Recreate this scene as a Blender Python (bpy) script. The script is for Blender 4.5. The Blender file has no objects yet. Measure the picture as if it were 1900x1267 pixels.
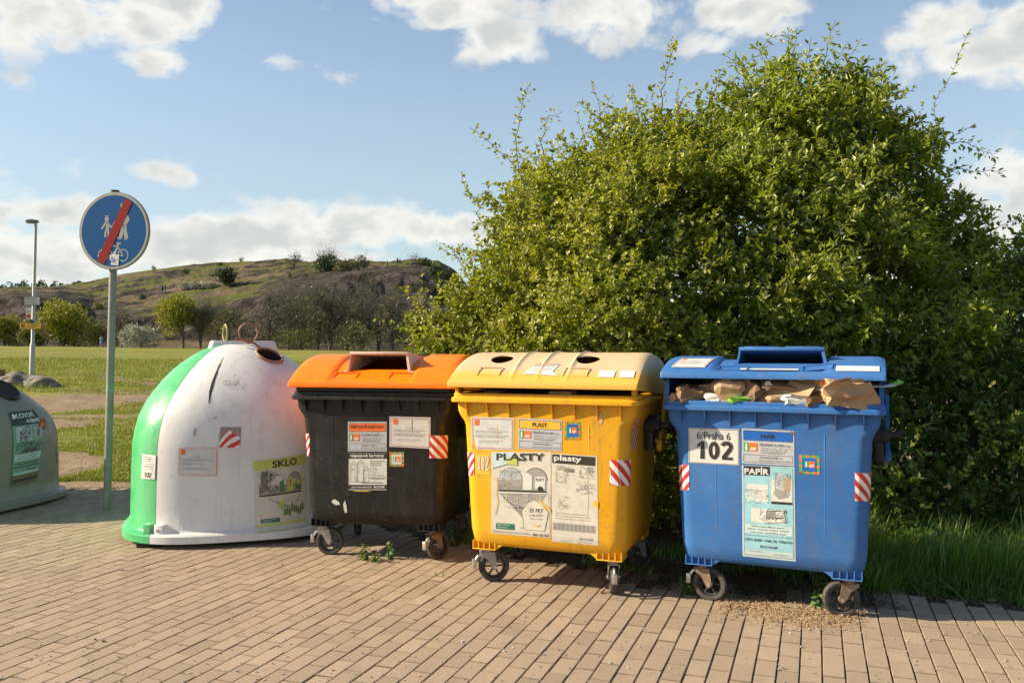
import bpy, bmesh, math, random
import numpy as np
from mathutils import Vector, Matrix, noise
R = math.radians
S = bpy.context.scene
COL = S.collection
# ------------------------------------------------------------------ camera
F = 1530.0; HZ = 650.0; CX = 950.0; CAMH = 1.5
cam = bpy.data.cameras.new('camera'); co = bpy.data.objects.new('camera', cam); COL.objects.link(co)
cam.sensor_width = 36.0; cam.lens = F / 1900 * 36.0
cam.clip_start = 0.05; cam.clip_end = 6000
co.location = (0, 0, CAMH)
co.rotation_euler = (R(90) + math.atan((HZ - 633.5) / F), 0, 0)
S.camera = co
def P(px, py, d): return Vector(((px - CX) / F * d, d, CAMH - (py - HZ) / F * d))
# ------------------------------------------------------------------ sun, sky, exposure
SUN_EL = R(29); SUN_FRONT = R(1.5)          # sun stands to the left, a touch in front of the row
sl = bpy.data.lights.new('sun', 'SUN'); sl.energy = 5.0; sl.angle = R(0.55); sl.color = (1.0, 0.85, 0.62)
so = bpy.data.objects.new('sun', sl); COL.objects.link(so)
sd = Vector((-math.cos(SUN_EL) * math.cos(SUN_FRONT), -math.cos(SUN_EL) * math.sin(SUN_FRONT), math.sin(SUN_EL)))
so.rotation_euler = sd.to_track_quat('Z', 'Y').to_euler()
so.location = sd * 50
S.view_settings.view_transform = 'Standard'; S.view_settings.look = 'None'
S.view_settings.exposure = 0.98; S.view_settings.gamma = 1.0
S.view_settings.use_curve_mapping = False
W = bpy.data.worlds.new('World'); S.world = W; W.use_nodes = True
def build_world():
    nt = W.node_tree; N = nt.nodes; L = nt.links; N.clear()
    def n(t, **k):
        o = N.new(t)
        for a, b in k.items(): setattr(o, a, b)
        return o
    def mth(op, a, b=None, c=None, clamp=False):
        o = n('ShaderNodeMath', operation=op); o.use_clamp = clamp
        for i, v in enumerate((a, b, c)):
            if v is None: continue
            if isinstance(v, (int, float)): o.inputs[i].default_value = v
            else: L.new(v, o.inputs[i])
        return o.outputs[0]
    out = n('ShaderNodeOutputWorld'); bg = n('ShaderNodeBackground'); L.new(bg.outputs[0], out.inputs[0])
    sky = n('ShaderNodeTexSky', sky_type='NISHITA'); sky.sun_disc = False
    sky.sun_elevation = SUN_EL; sky.sun_rotation = math.atan2(sd.x, sd.y)
    sky.air_density = 1.0; sky.dust_density = 0.8; sky.ozone_density = 1.3; sky.altitude = 200
    tc = n('ShaderNodeTexCoord'); sep = n('ShaderNodeSeparateXYZ'); L.new(tc.outputs['Generated'], sep.inputs[0])
    x, y, z = sep.outputs
    az = mth('ARCTAN2', x, y); el = mth('ARCSINE', z)
    cmb = n('ShaderNodeCombineXYZ'); L.new(az, cmb.inputs[0]); L.new(mth('MULTIPLY', el, 1.5), cmb.inputs[1])
    def nz(scale, det, rough, dist=0.0, off=0.0):
        o = n('ShaderNodeTexNoise'); o.noise_dimensions = '4D'
        o.inputs['W'].default_value = off
        o.inputs['Scale'].default_value = scale; o.inputs['Detail'].default_value = det
        o.inputs['Roughness'].default_value = rough; o.inputs['Distortion'].default_value = dist
        L.new(cmb.outputs[0], o.inputs['Vector']); return o.outputs[0]
    # clouds by heading and height above the horizon: (px, py, half width, half height)
    blobs = [(60, 10, 170, 75), (250, 40, 140, 85), (290, 105, 70, 50), (330, 10, 80, 60), (20, 60, 90, 55),
             (870, 0, 190, 65), (930, 70, 110, 60), (1120, 20, 170, 75), (1390, 15, 110, 50), (760, -10, 100, 40),
             (1760, 40, 110, 60), (1800, 110, 150, 65), (1900, 60, 120, 90), (1310, 85, 60, 30),
             (310, 318, 105, 30), (180, 312, 50, 14), (500, 112, 62, 13), (520, 150, 42, 12), (650, 140, 38, 9), (590, 8, 30, 14), (25, 147, 24, 9),
             (80, 395, 190, 40), (120, 470, 330, 70), (420, 440, 280, 60), (620, 420, 270, 62), (820, 430, 200, 45), (500, 480, 500, 40),
             (1050, 440, 260, 60), (1850, 330, 130, 60), (1900, 420, 240, 90), (-200, 350, 300, 120), (2200, 150, 250, 120), (1500, 520, 900, 60),
             (2400, 420, 500, 130), (-500, 100, 300, 120)]
    m = None
    for (px, py, rw, rh) in blobs:
        a0 = math.atan((px - CX) / F); k = math.cos(a0)
        e0 = math.atan((HZ - py) / F * k)
        ra = rw / F * k * k; re = rh / F * k
        dx = mth('MULTIPLY', mth('SUBTRACT', az, a0), 1 / ra); dy = mth('MULTIPLY', mth('SUBTRACT', el, e0), 1 / re)
        q = mth('SQRT', mth('ADD', mth('MULTIPLY', dx, dx), mth('MULTIPLY', dy, dy)))
        v = mth('MULTIPLY', mth('SUBTRACT', 1.0, q), min(1.0, re / 0.03))
        m = v if m is None else mth('MAXIMUM', m, v)
    base = mth('MAXIMUM', m, -1.2)
    def dens(shift, det):
        if shift:
            c2 = n('ShaderNodeCombineXYZ'); L.new(mth('ADD', az, shift[0]), c2.inputs[0]); L.new(mth('MULTIPLY', mth('ADD', el, shift[1]), 1.5), c2.inputs[1]); src = c2.outputs[0]
        else: src = cmb.outputs[0]
        o = n('ShaderNodeTexNoise'); o.inputs['Scale'].default_value = 8.5; o.inputs['Detail'].default_value = det; o.inputs['Roughness'].default_value = .62; o.inputs['Distortion'].default_value = .35; L.new(src, o.inputs['Vector'])
        v = n('ShaderNodeTexVoronoi', feature='F1'); v.inputs['Scale'].default_value = 22; v.inputs['Detail'].default_value = 1; L.new(src, v.inputs['Vector'])
        return mth('ADD', mth('MULTIPLY', mth('SUBTRACT', o.outputs[0], .5), 2.3), mth('MULTIPLY', mth('SUBTRACT', .45, v.outputs['Distance']), .45))
    q0 = dens(None, 7); q1 = dens((-.028, .03), 3)
    d = mth('ADD', mth('ADD', base, q0), .07)
    mr = n('ShaderNodeMapRange', interpolation_type='SMOOTHSTEP'); L.new(d, mr.inputs[0])
    mr.inputs[1].default_value = -0.06; mr.inputs[2].default_value = 0.46
    mask = mth('MULTIPLY', mr.outputs[0], 0.96)
    # the side of each billow turned to the sun is whiter; thick middles are greyer
    lit = mth('MULTIPLY', mth('SUBTRACT', q0, q1), -.9)
    g = n('ShaderNodeMapRange', interpolation_type='SMOOTHSTEP'); L.new(mth('ADD', mth('MULTIPLY', d, .42), mth('MULTIPLY', lit, -.55)), g.inputs[0])
    g.inputs[1].default_value = -0.05; g.inputs[2].default_value = 0.62
    cc = n('ShaderNodeMix', data_type='RGBA'); L.new(g.outputs[0], cc.inputs[0])
    cc.inputs[6].default_value = (5.6, 5.5, 5.15, 1); cc.inputs[7].default_value = (3.75, 3.85, 3.8, 1)
    # gentle veil low down
    veil = n('ShaderNodeMapRange', interpolation_type='SMOOTHSTEP'); L.new(el, veil.inputs[0])
    veil.inputs[1].default_value = 0.55; veil.inputs[2].default_value = 0.0
    veil.inputs[3].default_value = 0.10; veil.inputs[4].default_value = 0.68
    vm = n('ShaderNodeMix', data_type='RGBA'); L.new(veil.outputs[0], vm.inputs[0]); L.new(sky.outputs[0], vm.inputs[6])
    vm.inputs[7].default_value = (3.3, 4.05, 4.25, 1)
    mx = n('ShaderNodeMix', data_type='RGBA'); L.new(mask, mx.inputs[0]); L.new(vm.outputs[2], mx.inputs[6]); L.new(cc.outputs[2], mx.inputs[7])
    L.new(mx.outputs[2], bg.inputs[0]); bg.inputs[1].default_value = 0.09
build_world()
W.cycles.sampling_method = 'MANUAL'; W.cycles.sample_map_resolution = 256
S.render.engine = 'CYCLES'
try:
    S.cycles.max_bounces = 6; S.cycles.diffuse_bounces = 3; S.cycles.glossy_bounces = 3; S.cycles.transmission_bounces = 3; S.cycles.transparent_max_bounces = 4
except Exception: pass

# ------------------------------------------------------------------ materials
MATS = {}
def nodes_of(name):
    m = bpy.data.materials.new(name); m.use_nodes = True
    nt = m.node_tree; b = nt.nodes['Principled BSDF']
    return m, nt, b
def col4(c): return (c[0], c[1], c[2], 1)
def add_noise(nt, scale, det=5, rough=.6, coord='Object', stretch=None, dist=0.0):
    tc = nt.nodes.new('ShaderNodeTexCoord'); t = nt.nodes.new('ShaderNodeTexNoise')
    t.inputs['Scale'].default_value = scale; t.inputs['Detail'].default_value = det; t.inputs['Roughness'].default_value = rough
    t.inputs['Distortion'].default_value = dist
    if stretch:
        mp = nt.nodes.new('ShaderNodeMapping'); mp.inputs['Scale'].default_value = stretch
        nt.links.new(tc.outputs[coord], mp.inputs[0]); nt.links.new(mp.outputs[0], t.inputs['Vector'])
    else: nt.links.new(tc.outputs[coord], t.inputs['Vector'])
    return t.outputs[0]
def ramp(nt, src, a, b, lo=0., hi=1.):
    m = nt.nodes.new('ShaderNodeMapRange'); m.interpolation_type = 'SMOOTHSTEP'
    nt.links.new(src, m.inputs[0]); m.inputs[1].default_value = a; m.inputs[2].default_value = b
    m.inputs[3].default_value = lo; m.inputs[4].default_value = hi
    return m.outputs[0]
def mix(nt, f, a, b):
    m = nt.nodes.new('ShaderNodeMix'); m.data_type = 'RGBA'
    if isinstance(f, (int, float)): m.inputs[0].default_value = f
    else: nt.links.new(f, m.inputs[0])
    for i, v in ((6, a), (7, b)):
        if isinstance(v, (tuple, list)): m.inputs[i].default_value = col4(v)
        else: nt.links.new(v, m.inputs[i])
    return m.outputs[2]
def mathn(nt, op, a, b=0.0, clamp=False):
    o = nt.nodes.new('ShaderNodeMath'); o.operation = op; o.use_clamp = clamp
    for i, v in enumerate((a, b)):
        if isinstance(v, (int, float)): o.inputs[i].default_value = v
        else: nt.links.new(v, o.inputs[i])
    return o.outputs[0]
def bump(nt, bsdf, src, strength, dist=0.01):
    b = nt.nodes.new('ShaderNodeBump'); b.inputs['Strength'].default_value = strength; b.inputs['Distance'].default_value = dist
    nt.links.new(src, b.inputs['Height']); nt.links.new(b.outputs[0], bsdf.inputs['Normal'])
def simple(name, c, rough=.6, metal=0., var=.15, scale=12., spec=.5, c2=None, bmp=0.):
    if name in MATS: return MATS[name]
    m, nt, b = nodes_of(name)
    f = ramp(nt, add_noise(nt, scale), .35, .65)
    c2 = c2 or tuple(v * (1 - var) for v in c)
    nt.links.new(mix(nt, f, c, c2), b.inputs['Base Color'])
    b.inputs['Roughness'].default_value = rough; b.inputs['Metallic'].default_value = metal
    b.inputs['Specular IOR Level'].default_value = spec
    if bmp: bump(nt, b, add_noise(nt, scale * 3), bmp)
    MATS[name] = m; return m
def plastic(name, c, dirt=(.12, .1, .08), amount=.35, fade=None, rough=.42, scratch=.25, scr_col=None):
    """weathered moulded plastic: blotchy fading, rain streaks, fine scratches"""
    m, nt, b = nodes_of(name)
    big = ramp(nt, add_noise(nt, 2.3, 6, .6), .35, .7)
    col = mix(nt, mathn(nt, 'MULTIPLY', big, .55), c, fade or tuple(min(1, v * 1.12 + .02) for v in c))
    streak = ramp(nt, add_noise(nt, 9, 4, .7, stretch=(1.6, 1.6, .12)), .5, .68)
    col = mix(nt, mathn(nt, 'MULTIPLY', streak, amount * .6), col, dirt)
    spots = ramp(nt, add_noise(nt, 34, 5, .65), .55, .66)
    blot = ramp(nt, add_noise(nt, 4.5, 5, .7), .44, .62)
    col = mix(nt, mathn(nt, 'MULTIPLY', mathn(nt, 'MULTIPLY', spots, blot), amount), col, dirt)
    scr = ramp(nt, add_noise(nt, 22, 3, .7, stretch=(.35, .35, 2.2), dist=1.2), .635, .66)
    col = mix(nt, mathn(nt, 'MULTIPLY', scr, scratch), col, scr_col or tuple(min(1, v * 1.5 + .1) for v in c))
    nt.links.new(col, b.inputs['Base Color'])
    nt.links.new(ramp(nt, add_noise(nt, 7, 5, .7), .3, .75, rough - .08, rough + .22), b.inputs['Roughness'])
    bump(nt, b, mathn(nt, 'ADD', add_noise(nt, 60, 4, .6), mathn(nt, 'MULTIPLY', add_noise(nt, 3.5, 3, .5), 5.)), .12, .004)
    b.inputs['Specular IOR Level'].default_value = .35
    MATS[name] = m; return m
def ink(name, c, rough=.5): return simple(name, c, rough, var=.12, scale=18)

plastic('blue_plastic', (.03, .13, .375), fade=(.065, .18, .42), amount=.4, scratch=.22)
plastic('yellow_plastic', (.72, .345, .008), fade=(.78, .42, .03), dirt=(.25, .15, .06), amount=.5, scratch=.12)
plastic('black_plastic', (.0105, .0095, .010), fade=(.019, .017, .0175), dirt=(.12, .1, .085), amount=.2, scr_col=(.2, .18, .17), rough=.42, scratch=.14)
plastic('orange_plastic', (.92, .18, .0), fade=(.92, .23, .005), dirt=(.3, .08, .02), amount=.3, rough=.36)
plastic('green_plastic', (.045, .37, .12), fade=(.17, .5, .26), dirt=(.08, .12, .06), amount=.3, rough=.3)
plastic('white_plastic', (.70, .69, .66), fade=(.60, .575, .55), dirt=(.25, .215, .19), amount=.26, rough=.42, scratch=.1, scr_col=(.35, .32, .3))
plastic('grey_plastic', (.23, .20, .165), fade=(.26, .23, .195), dirt=(.1, .1, .09), amount=.3, rough=.35)
plastic('hood_plastic', (.62, .42, .34), fade=(.68, .5, .42), dirt=(.25, .18, .15), amount=.3)
def faded_lid():
    m, nt, b = nodes_of('faded_yellow_plastic')
    tc = nt.nodes.new('ShaderNodeTexCoord'); sp = nt.nodes.new('ShaderNodeSeparateXYZ'); nt.links.new(tc.outputs['Object'], sp.inputs[0])
    h = mathn(nt, 'ADD', sp.outputs[2], mathn(nt, 'MULTIPLY', mathn(nt, 'SUBTRACT', add_noise(nt, 5, 6, .65), .5), .07))
    f = ramp(nt, h, 1.31, 1.365)
    c = mix(nt, f, (.68, .37, .05), (.55, .41, .25))
    c = mix(nt, mathn(nt, 'MULTIPLY', ramp(nt, add_noise(nt, 3, 6, .7), .45, .7), .45), c, (.5, .32, .13))
    c = mix(nt, mathn(nt, 'MULTIPLY', ramp(nt, add_noise(nt, 40, 4, .6), .64, .72), .5), c, (.18, .12, .07))
    nt.links.new(c, b.inputs['Base Color']); b.inputs['Roughness'].default_value = .55
    bump(nt, b, add_noise(nt, 50, 4, .6), .08, .004)
    MATS['faded_yellow_plastic'] = m
faded_lid()
simple('rubber', (.035, .032, .03), .8, var=.4, scale=20, c2=(.09, .075, .062), bmp=.2)
simple('galvanised', (.42, .41, .38), .5, .55, .25, 25)
simple('rusty_steel', (.30, .24, .18), .65, .5, .3, 14, c2=(.22, .11, .05), bmp=.15)
simple('ring_rust', (.25, .13, .08), .7, .3, .3, 22, c2=(.36, .22, .15))
simple('bright_steel', (.62, .6, .55), .35, .8, .2, 30)
simple('rust_red', (.36, .12, .05), .8, .1, .3, 22)
simple('black_part', (.012, .012, .012), .45)
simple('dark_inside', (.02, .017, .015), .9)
ink('paper', (.66, .65, .60)); ink('paper_grey', (.46, .47, .50)); ink('paper_pale', (.60, .60, .57)); ink('paper_old', (.62, .58, .49))
ink('ink', (.035, .028, .025)); ink('ink_soft', (.22, .19, .17)); ink('ink_grey', (.34, .31, .28)); ink('paint_white', (.78, .77, .72))
ink('hazard_red', (.62, .03, .02)); ink('logo_orange', (.85, .16, .02)); ink('logo_green', (.05, .38, .10)); ink('frame_red', (.5, .12, .1))
ink('label_yellow', (.85, .48, .04)); ink('label_blue', (.01, .12, .48)); ink('sky_blue', (.30, .56, .62)); ink('lime_band', (.52, .56, .12))
ink('mint', (.20, .33, .25)); ink('bottle_green', (.10, .22, .04)); ink('dark_green', (.02, .15, .09)); ink('sky_pale', (.52, .63, .62))
ink('adhesive', (.30, .24, .2)); ink('tan_torn', (.45, .33, .22)); ink('olive', (.15, .13, .06))

def leaf_mat(name, c1, c2, c3, transl=.35, rough=.42):
    m, nt, b = nodes_of(name); N = nt.nodes; L = nt.links
    at = N.new('ShaderNodeAttribute'); at.attribute_name = 'rnd'
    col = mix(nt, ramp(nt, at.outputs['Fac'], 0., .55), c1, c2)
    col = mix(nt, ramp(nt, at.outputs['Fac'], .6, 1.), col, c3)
    N.remove(b); df = N.new('ShaderNodeBsdfDiffuse'); L.new(col, df.inputs[0])
    tr = N.new('ShaderNodeBsdfTranslucent')
    hs = N.new('ShaderNodeHueSaturation'); hs.inputs['Saturation'].default_value = 1.1; hs.inputs['Value'].default_value = 1.2; L.new(col, hs.inputs['Color'])
    L.new(hs.outputs[0], tr.inputs[0])
    ms = N.new('ShaderNodeMixShader'); ms.inputs[0].default_value = transl
    L.new(df.outputs[0], ms.inputs[1]); L.new(tr.outputs[0], ms.inputs[2])
    gl = N.new('ShaderNodeBsdfGlossy'); gl.inputs['Roughness'].default_value = rough;     m2 = N.new('ShaderNodeMixShader'); m2.inputs[0].default_value = .04; L.new(ms.outputs[0], m2.inputs[1]); L.new(gl.outputs[0], m2.inputs[2]); L.new(m2.outputs[0], N['Material Output'].inputs[0])
    MATS[name] = m; return m
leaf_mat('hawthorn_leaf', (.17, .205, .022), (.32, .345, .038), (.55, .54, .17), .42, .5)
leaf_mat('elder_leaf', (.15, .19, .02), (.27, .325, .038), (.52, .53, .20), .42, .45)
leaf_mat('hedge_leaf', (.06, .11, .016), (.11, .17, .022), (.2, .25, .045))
leaf_mat('grass_blade', (.12, .155, .016), (.19, .215, .024), (.29, .27, .06), .3)
leaf_mat('tall_grass', (.09, .18, .02), (.16, .27, .03), (.34, .38, .10), .4)
leaf_mat('weed_leaf', (.06, .13, .02), (.11, .2, .03), (.5, .45, .35), .3)
leaf_mat('far_leaf_green', (.09, .105, .016), (.14, .15, .02), (.19, .19, .03), .2)
leaf_mat('far_leaf_lime', (.16, .17, .016), (.25, .25, .025), (.33, .31, .05), .25)
leaf_mat('far_leaf_brown', (.10, .083, .048), (.14, .115, .065), (.18, .155, .075), .1)
leaf_mat('far_leaf_olive', (.10, .10, .035), (.15, .145, .045), (.21, .195, .06), .15)
leaf_mat('far_leaf_white', (.24, .26, .14), (.42, .42, .34), (.55, .54, .48), .1)
leaf_mat('far_leaf_dark', (.035, .06, .018), (.055, .085, .024), (.08, .11, .03), .1)
simple('bark', (.10, .075, .05), .9, var=.4, scale=15); simple('far_bark', (.14, .12, .10), .9, var=.3, scale=3)
simple('stone', (.21, .185, .15), .9, var=.4, scale=4, bmp=.4)
simple('kraft', (.44, .28, .16), .75, var=.2, scale=6, bmp=.15); simple('kraft_dark', (.22, .13, .075), .8, var=.2, scale=6)
simple('cardboard', (.42, .24, .12), .8, var=.12, scale=9)
simple('skin', (.5, .3, .22), .6); simple('hair', (.07, .04, .02), .7); simple('dress_blue', (.16, .26, .5), .8)
simple('dark_cloth', (.03, .03, .035), .9); simple('wood_post', (.2, .13, .08), .9, var=.4, scale=6)

def paver_mat():
    m, nt, b = nodes_of('concrete_pavers'); L = nt.links
    at = nt.nodes.new('ShaderNodeAttribute'); at.attribute_name = 'rnd'
    c = mix(nt, at.outputs['Fac'], (.275, .207, .145), (.375, .284, .20))
    c = mix(nt, mathn(nt, 'MULTIPLY', ramp(nt, add_noise(nt, 1.1, 6, .65), .42, .72), .5), c, (.26, .205, .145))
    c = mix(nt, mathn(nt, 'MULTIPLY', ramp(nt, add_noise(nt, 5, 6, .7), .55, .72), .35), c, (.15, .115, .09))
    fine = add_noise(nt, 160, 4, .75)
    c = mix(nt, mathn(nt, 'MULTIPLY', ramp(nt, fine, .52, .7), .45), c, (.14, .10, .07))
    c = mix(nt, mathn(nt, 'MULTIPLY', ramp(nt, add_noise(nt, 210, 3, .7), .62, .72), .5), c, (.52, .45, .36))
    L.new(c, b.inputs['Base Color']); b.inputs['Roughness'].default_value = .9; b.inputs['Specular IOR Level'].default_value = .25
    bump(nt, b, mathn(nt, 'ADD', fine, mathn(nt, 'MULTIPLY', add_noise(nt, 22, 4), 1.5)), .35, .004)
    MATS['pavers'] = m
paver_mat()
simple('joint_dirt', (.235, .175, .115), .95, var=.5, scale=9)
simple('joint_sand', (.05, .032, .02), .95, var=.4, scale=30, bmp=.3)
simple('wood_chips', (.5, .33, .18), .9, var=.5, scale=40)

# ------------------------------------------------------------------ helpers
def set_rnd(me, arr):
    a = me.attributes.new('rnd', 'FLOAT', 'POINT'); a.data.foreach_set('value', np.asarray(arr, dtype=np.float32))
def big_mesh(name, V, Fc, mats, parent=None, rnd=None, smooth=False, midx=None):
    """V (n,3) array; Fc list of (m,k) index arrays of equal k"""
    me = bpy.data.meshes.new(name)
    V = np.asarray(V, dtype=np.float32); Fc = [np.asarray(f, dtype=np.int32) for f in Fc if len(f)]
    me.vertices.add(len(V)); me.vertices.foreach_set('co', V.ravel())
    li = np.concatenate([f.ravel() for f in Fc]); me.loops.add(len(li)); me.loops.foreach_set('vertex_index', li)
    tot = np.concatenate([np.full(len(f), f.shape[1], np.int32) for f in Fc])
    st = np.concatenate([[0], np.cumsum(tot)[:-1]]).astype(np.int32)
    me.polygons.add(len(tot)); me.polygons.foreach_set('loop_start', st); me.polygons.foreach_set('loop_total', tot)
    if midx is not None: me.polygons.foreach_set('material_index', np.asarray(midx, np.int32))
    me.polygons.foreach_set('use_smooth', np.full(len(tot), bool(smooth)))
    for mt in mats: me.materials.append(MATS[mt])
    if rnd is not None: set_rnd(me, rnd)
    me.update(); me.validate()
    o = bpy.data.objects.new(name, me); COL.objects.link(o)
    if parent: o.parent = parent
    return o
class MB:
    def __init__(s): s.v = []; s.f = []; s.m = []; s.mats = []
    def mi(s, mat):
        if mat not in s.mats: s.mats.append(mat)
        return s.mats.index(mat)
    def add(s, vs, fs, mat, M=None):
        b = len(s.v); k = s.mi(mat)
        for v in vs: s.v.append(tuple(M @ Vector(v)) if M else tuple(v))
        for f in fs: s.f.append(tuple(b + i for i in f)); s.m.append(k)
        return s
    def box(s, a, b, mat, M=None, bev=0.0):
        (x0, y0, z0), (x1, y1, z1) = a, b
        if bev <= 0:
            vs = [(x0, y0, z0), (x1, y0, z0), (x1, y1, z0), (x0, y1, z0), (x0, y0, z1), (x1, y0, z1), (x1, y1, z1), (x0, y1, z1)]
            return s.add(vs, [(0, 3, 2, 1), (4, 5, 6, 7), (0, 1, 5, 4), (1, 2, 6, 5), (2, 3, 7, 6), (3, 0, 4, 7)], mat, M)
        bm = bmesh.new(); bmesh.ops.create_cube(bm, size=1)
        for v in bm.verts: v.co = Vector(((x0 + x1) / 2 + v.co.x * (x1 - x0), (y0 + y1) / 2 + v.co.y * (y1 - y0), (z0 + z1) / 2 + v.co.z * (z1 - z0)))
        bmesh.ops.bevel(bm, geom=bm.edges[:], offset=bev, segments=2, profile=.5, affect='EDGES')
        bm.verts.index_update(); s.add([v.co[:] for v in bm.verts], [[v.index for v in f.verts] for f in bm.faces], mat, M); bm.free(); return s
    def loft(s, rings, mat, cap0=True, cap1=True, M=None):
        n = len(rings[0]); vs = [p for r in rings for p in r]; fs = []
        for i in range(len(rings) - 1):
            for j in range(n):
                k = (j + 1) % n; fs.append((i * n + j, i * n + k, (i + 1) * n + k, (i + 1) * n + j))
        if cap0: fs.append(tuple(range(n))[::-1])
        if cap1: fs.append(tuple((len(rings) - 1) * n + j for j in range(n)))
        return s.add(vs, fs, mat, M)
    def cyl(s, p0, p1, r0, mat, r1=None, n=20, M=None):
        return s.tube([p0, p1], [r0, r0 if r1 is None else r1], mat, n, M)
    def tube(s, pts, rad, mat, n=8, M=None, cap=True):
        pts = [Vector(p) for p in pts]; rings = []
        if isinstance(rad, (int, float)): rad = [rad] * len(pts)
        up = None
        for i, p in enumerate(pts):
            t = (pts[min(i + 1, len(pts) - 1)] - pts[max(i - 1, 0)]).normalized()
            if up is None:
                up = Vector((0, 0, 1)) if abs(t.z) < .9 else Vector((1, 0, 0))
            a = t.cross(up).normalized(); b = a.cross(t).normalized(); up = b
            rings.append([tuple(p + (a * math.cos(w) + b * math.sin(w)) * rad[i]) for w in [2 * math.pi * k / n for k in range(n)]])
        return s.loft(rings, mat, cap, cap, M)
    def torus(s, c, R0, r, axis, mat, n=32, k=10, M=None):
        c = Vector(c); ax = Vector(axis).normalized(); a = ax.orthogonal().normalized(); b = ax.cross(a)
        vs = []; fs = []
        for i in range(n):
            t = 2 * math.pi * i / n; d = a * math.cos(t) + b * math.sin(t)
            for j in range(k):
                w = 2 * math.pi * j / k; vs.append(tuple(c + d * (R0 + r * math.cos(w)) + ax * r * math.sin(w)))
        for i in range(n):
            for j in range(k):
                fs.append((i * k + j, ((i + 1) % n) * k + j, ((i + 1) % n) * k + (j + 1) % k, i * k + (j + 1) % k))
        return s.add(vs, fs, mat, M)
    def prism(s, poly, h0, h1, mat, plane='xz', M=None):
        """extrude a 2D polygon along the missing axis"""
        def q(p, h): return (p[0], h, p[1]) if plane == 'xz' else ((h, p[0], p[1]) if plane == 'yz' else (p[0], p[1], h))
        n = len(poly); vs = [q(p, h0) for p in poly] + [q(p, h1) for p in poly]
        fs = [tuple(range(n)), tuple(range(2 * n - 1, n - 1, -1))] + [(i, n + i, n + (i + 1) % n, (i + 1) % n) for i in range(n)]
        return s.add(vs, fs, mat, M)
    def build(s, name, parent=None, smooth=35, fix=True):
        me = bpy.data.meshes.new(name); me.from_pydata(s.v, [], s.f)
        for i, k in enumerate(s.m): me.polygons[i].material_index = k
        for mt in s.mats: me.materials.append(MATS[mt])
        if fix:
            bm = bmesh.new(); bm.from_mesh(me); bmesh.ops.recalc_face_normals(bm, faces=bm.faces[:]); bm.to_mesh(me); bm.free()
        if smooth:
            me.polygons.foreach_set('use_smooth', [True] * len(me.polygons)); me.set_sharp_from_angle(angle=R(smooth))
        o = bpy.data.objects.new(name, me); COL.objects.link(o)
        if parent: o.parent = parent
        return o
def tag(o, label=None, cat=None, group=None, kind=None):
    if label: o['label'] = label
    if cat: o['category'] = cat
    if group: o['group'] = group
    if kind: o['kind'] = kind
    return o
def thing(name, label, cat, loc=(0, 0, 0), rz=0., group=None):
    o = bpy.data.objects.new(name, None); COL.objects.link(o); o.location = loc; o.rotation_euler = (0, 0, rz); o.empty_display_size = .1
    return tag(o, label, cat, group)
def bake(o):
    """evaluate the modifiers into the mesh"""
    dg = bpy.context.evaluated_depsgraph_get(); dg.update()
    ev = o.evaluated_get(dg); me = bpy.data.meshes.new_from_object(ev, depsgraph=dg)
    o.modifiers.clear(); o.data = me
def cut(o, cutter_mb):
    c = cutter_mb.build('cutter', smooth=0); m = o.modifiers.new('b', 'BOOLEAN'); m.operation = 'DIFFERENCE'; m.object = c; m.solver = 'EXACT'
    if o.parent: c.parent = o.parent
    bpy.context.view_layer.update(); bake(o); bpy.data.objects.remove(c)

# ------------------------------------------------------------------ printed labels that follow a surface
TXT = {}
def text2d(s, bold=0.0):
    key = (s, bold)
    if key in TXT: return TXT[key]
    cu = bpy.data.curves.new('t', 'FONT'); cu.body = s; cu.size = 1; cu.resolution_u = 3; cu.offset = bold
    o = bpy.data.objects.new('t', cu); COL.objects.link(o)
    dg = bpy.context.evaluated_depsgraph_get(); dg.update(); me = bpy.data.meshes.new_from_object(o.evaluated_get(dg))
    V = [(v.co.x, v.co.y) for v in me.vertices]; Fc = [tuple(p.vertices) for p in me.polygons]
    bpy.data.objects.remove(o); bpy.data.meshes.remove(me); bpy.data.curves.remove(cu)
    if V:
        x0 = min(v[0] for v in V); x1 = max(v[0] for v in V); y0 = min(v[1] for v in V); y1 = max(v[1] for v in V)
    else: x0 = y0 = 0; x1 = y1 = 1
    TXT[key] = ([((a - x0) / (x1 - x0), (b - y0) / (y1 - y0)) for a, b in V], Fc, (x1 - x0) / (y1 - y0)); return TXT[key]
def clip(poly, x0, x1, y0, y1):
    def half(p, ins, inter):
        o = []
        for i in range(len(p)):
            a, b = p[i - 1], p[i]; ia, ib = ins(a), ins(b)
            if ia != ib: o.append(inter(a, b))
            if ib: o.append(b)
        return o
    for ax, val, sg in ((0, x0, 1), (0, x1, -1), (1, y0, 1), (1, y1, -1)):
        def ins(p): return sg * (p[ax] - val) >= 0
        def inter(a, b):
            t = (val - a[ax]) / (b[ax] - a[ax]); return (a[0] + t * (b[0] - a[0]), a[1] + t * (b[1] - a[1]))
        if poly: poly = half(poly, ins, inter)
    return poly
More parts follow.
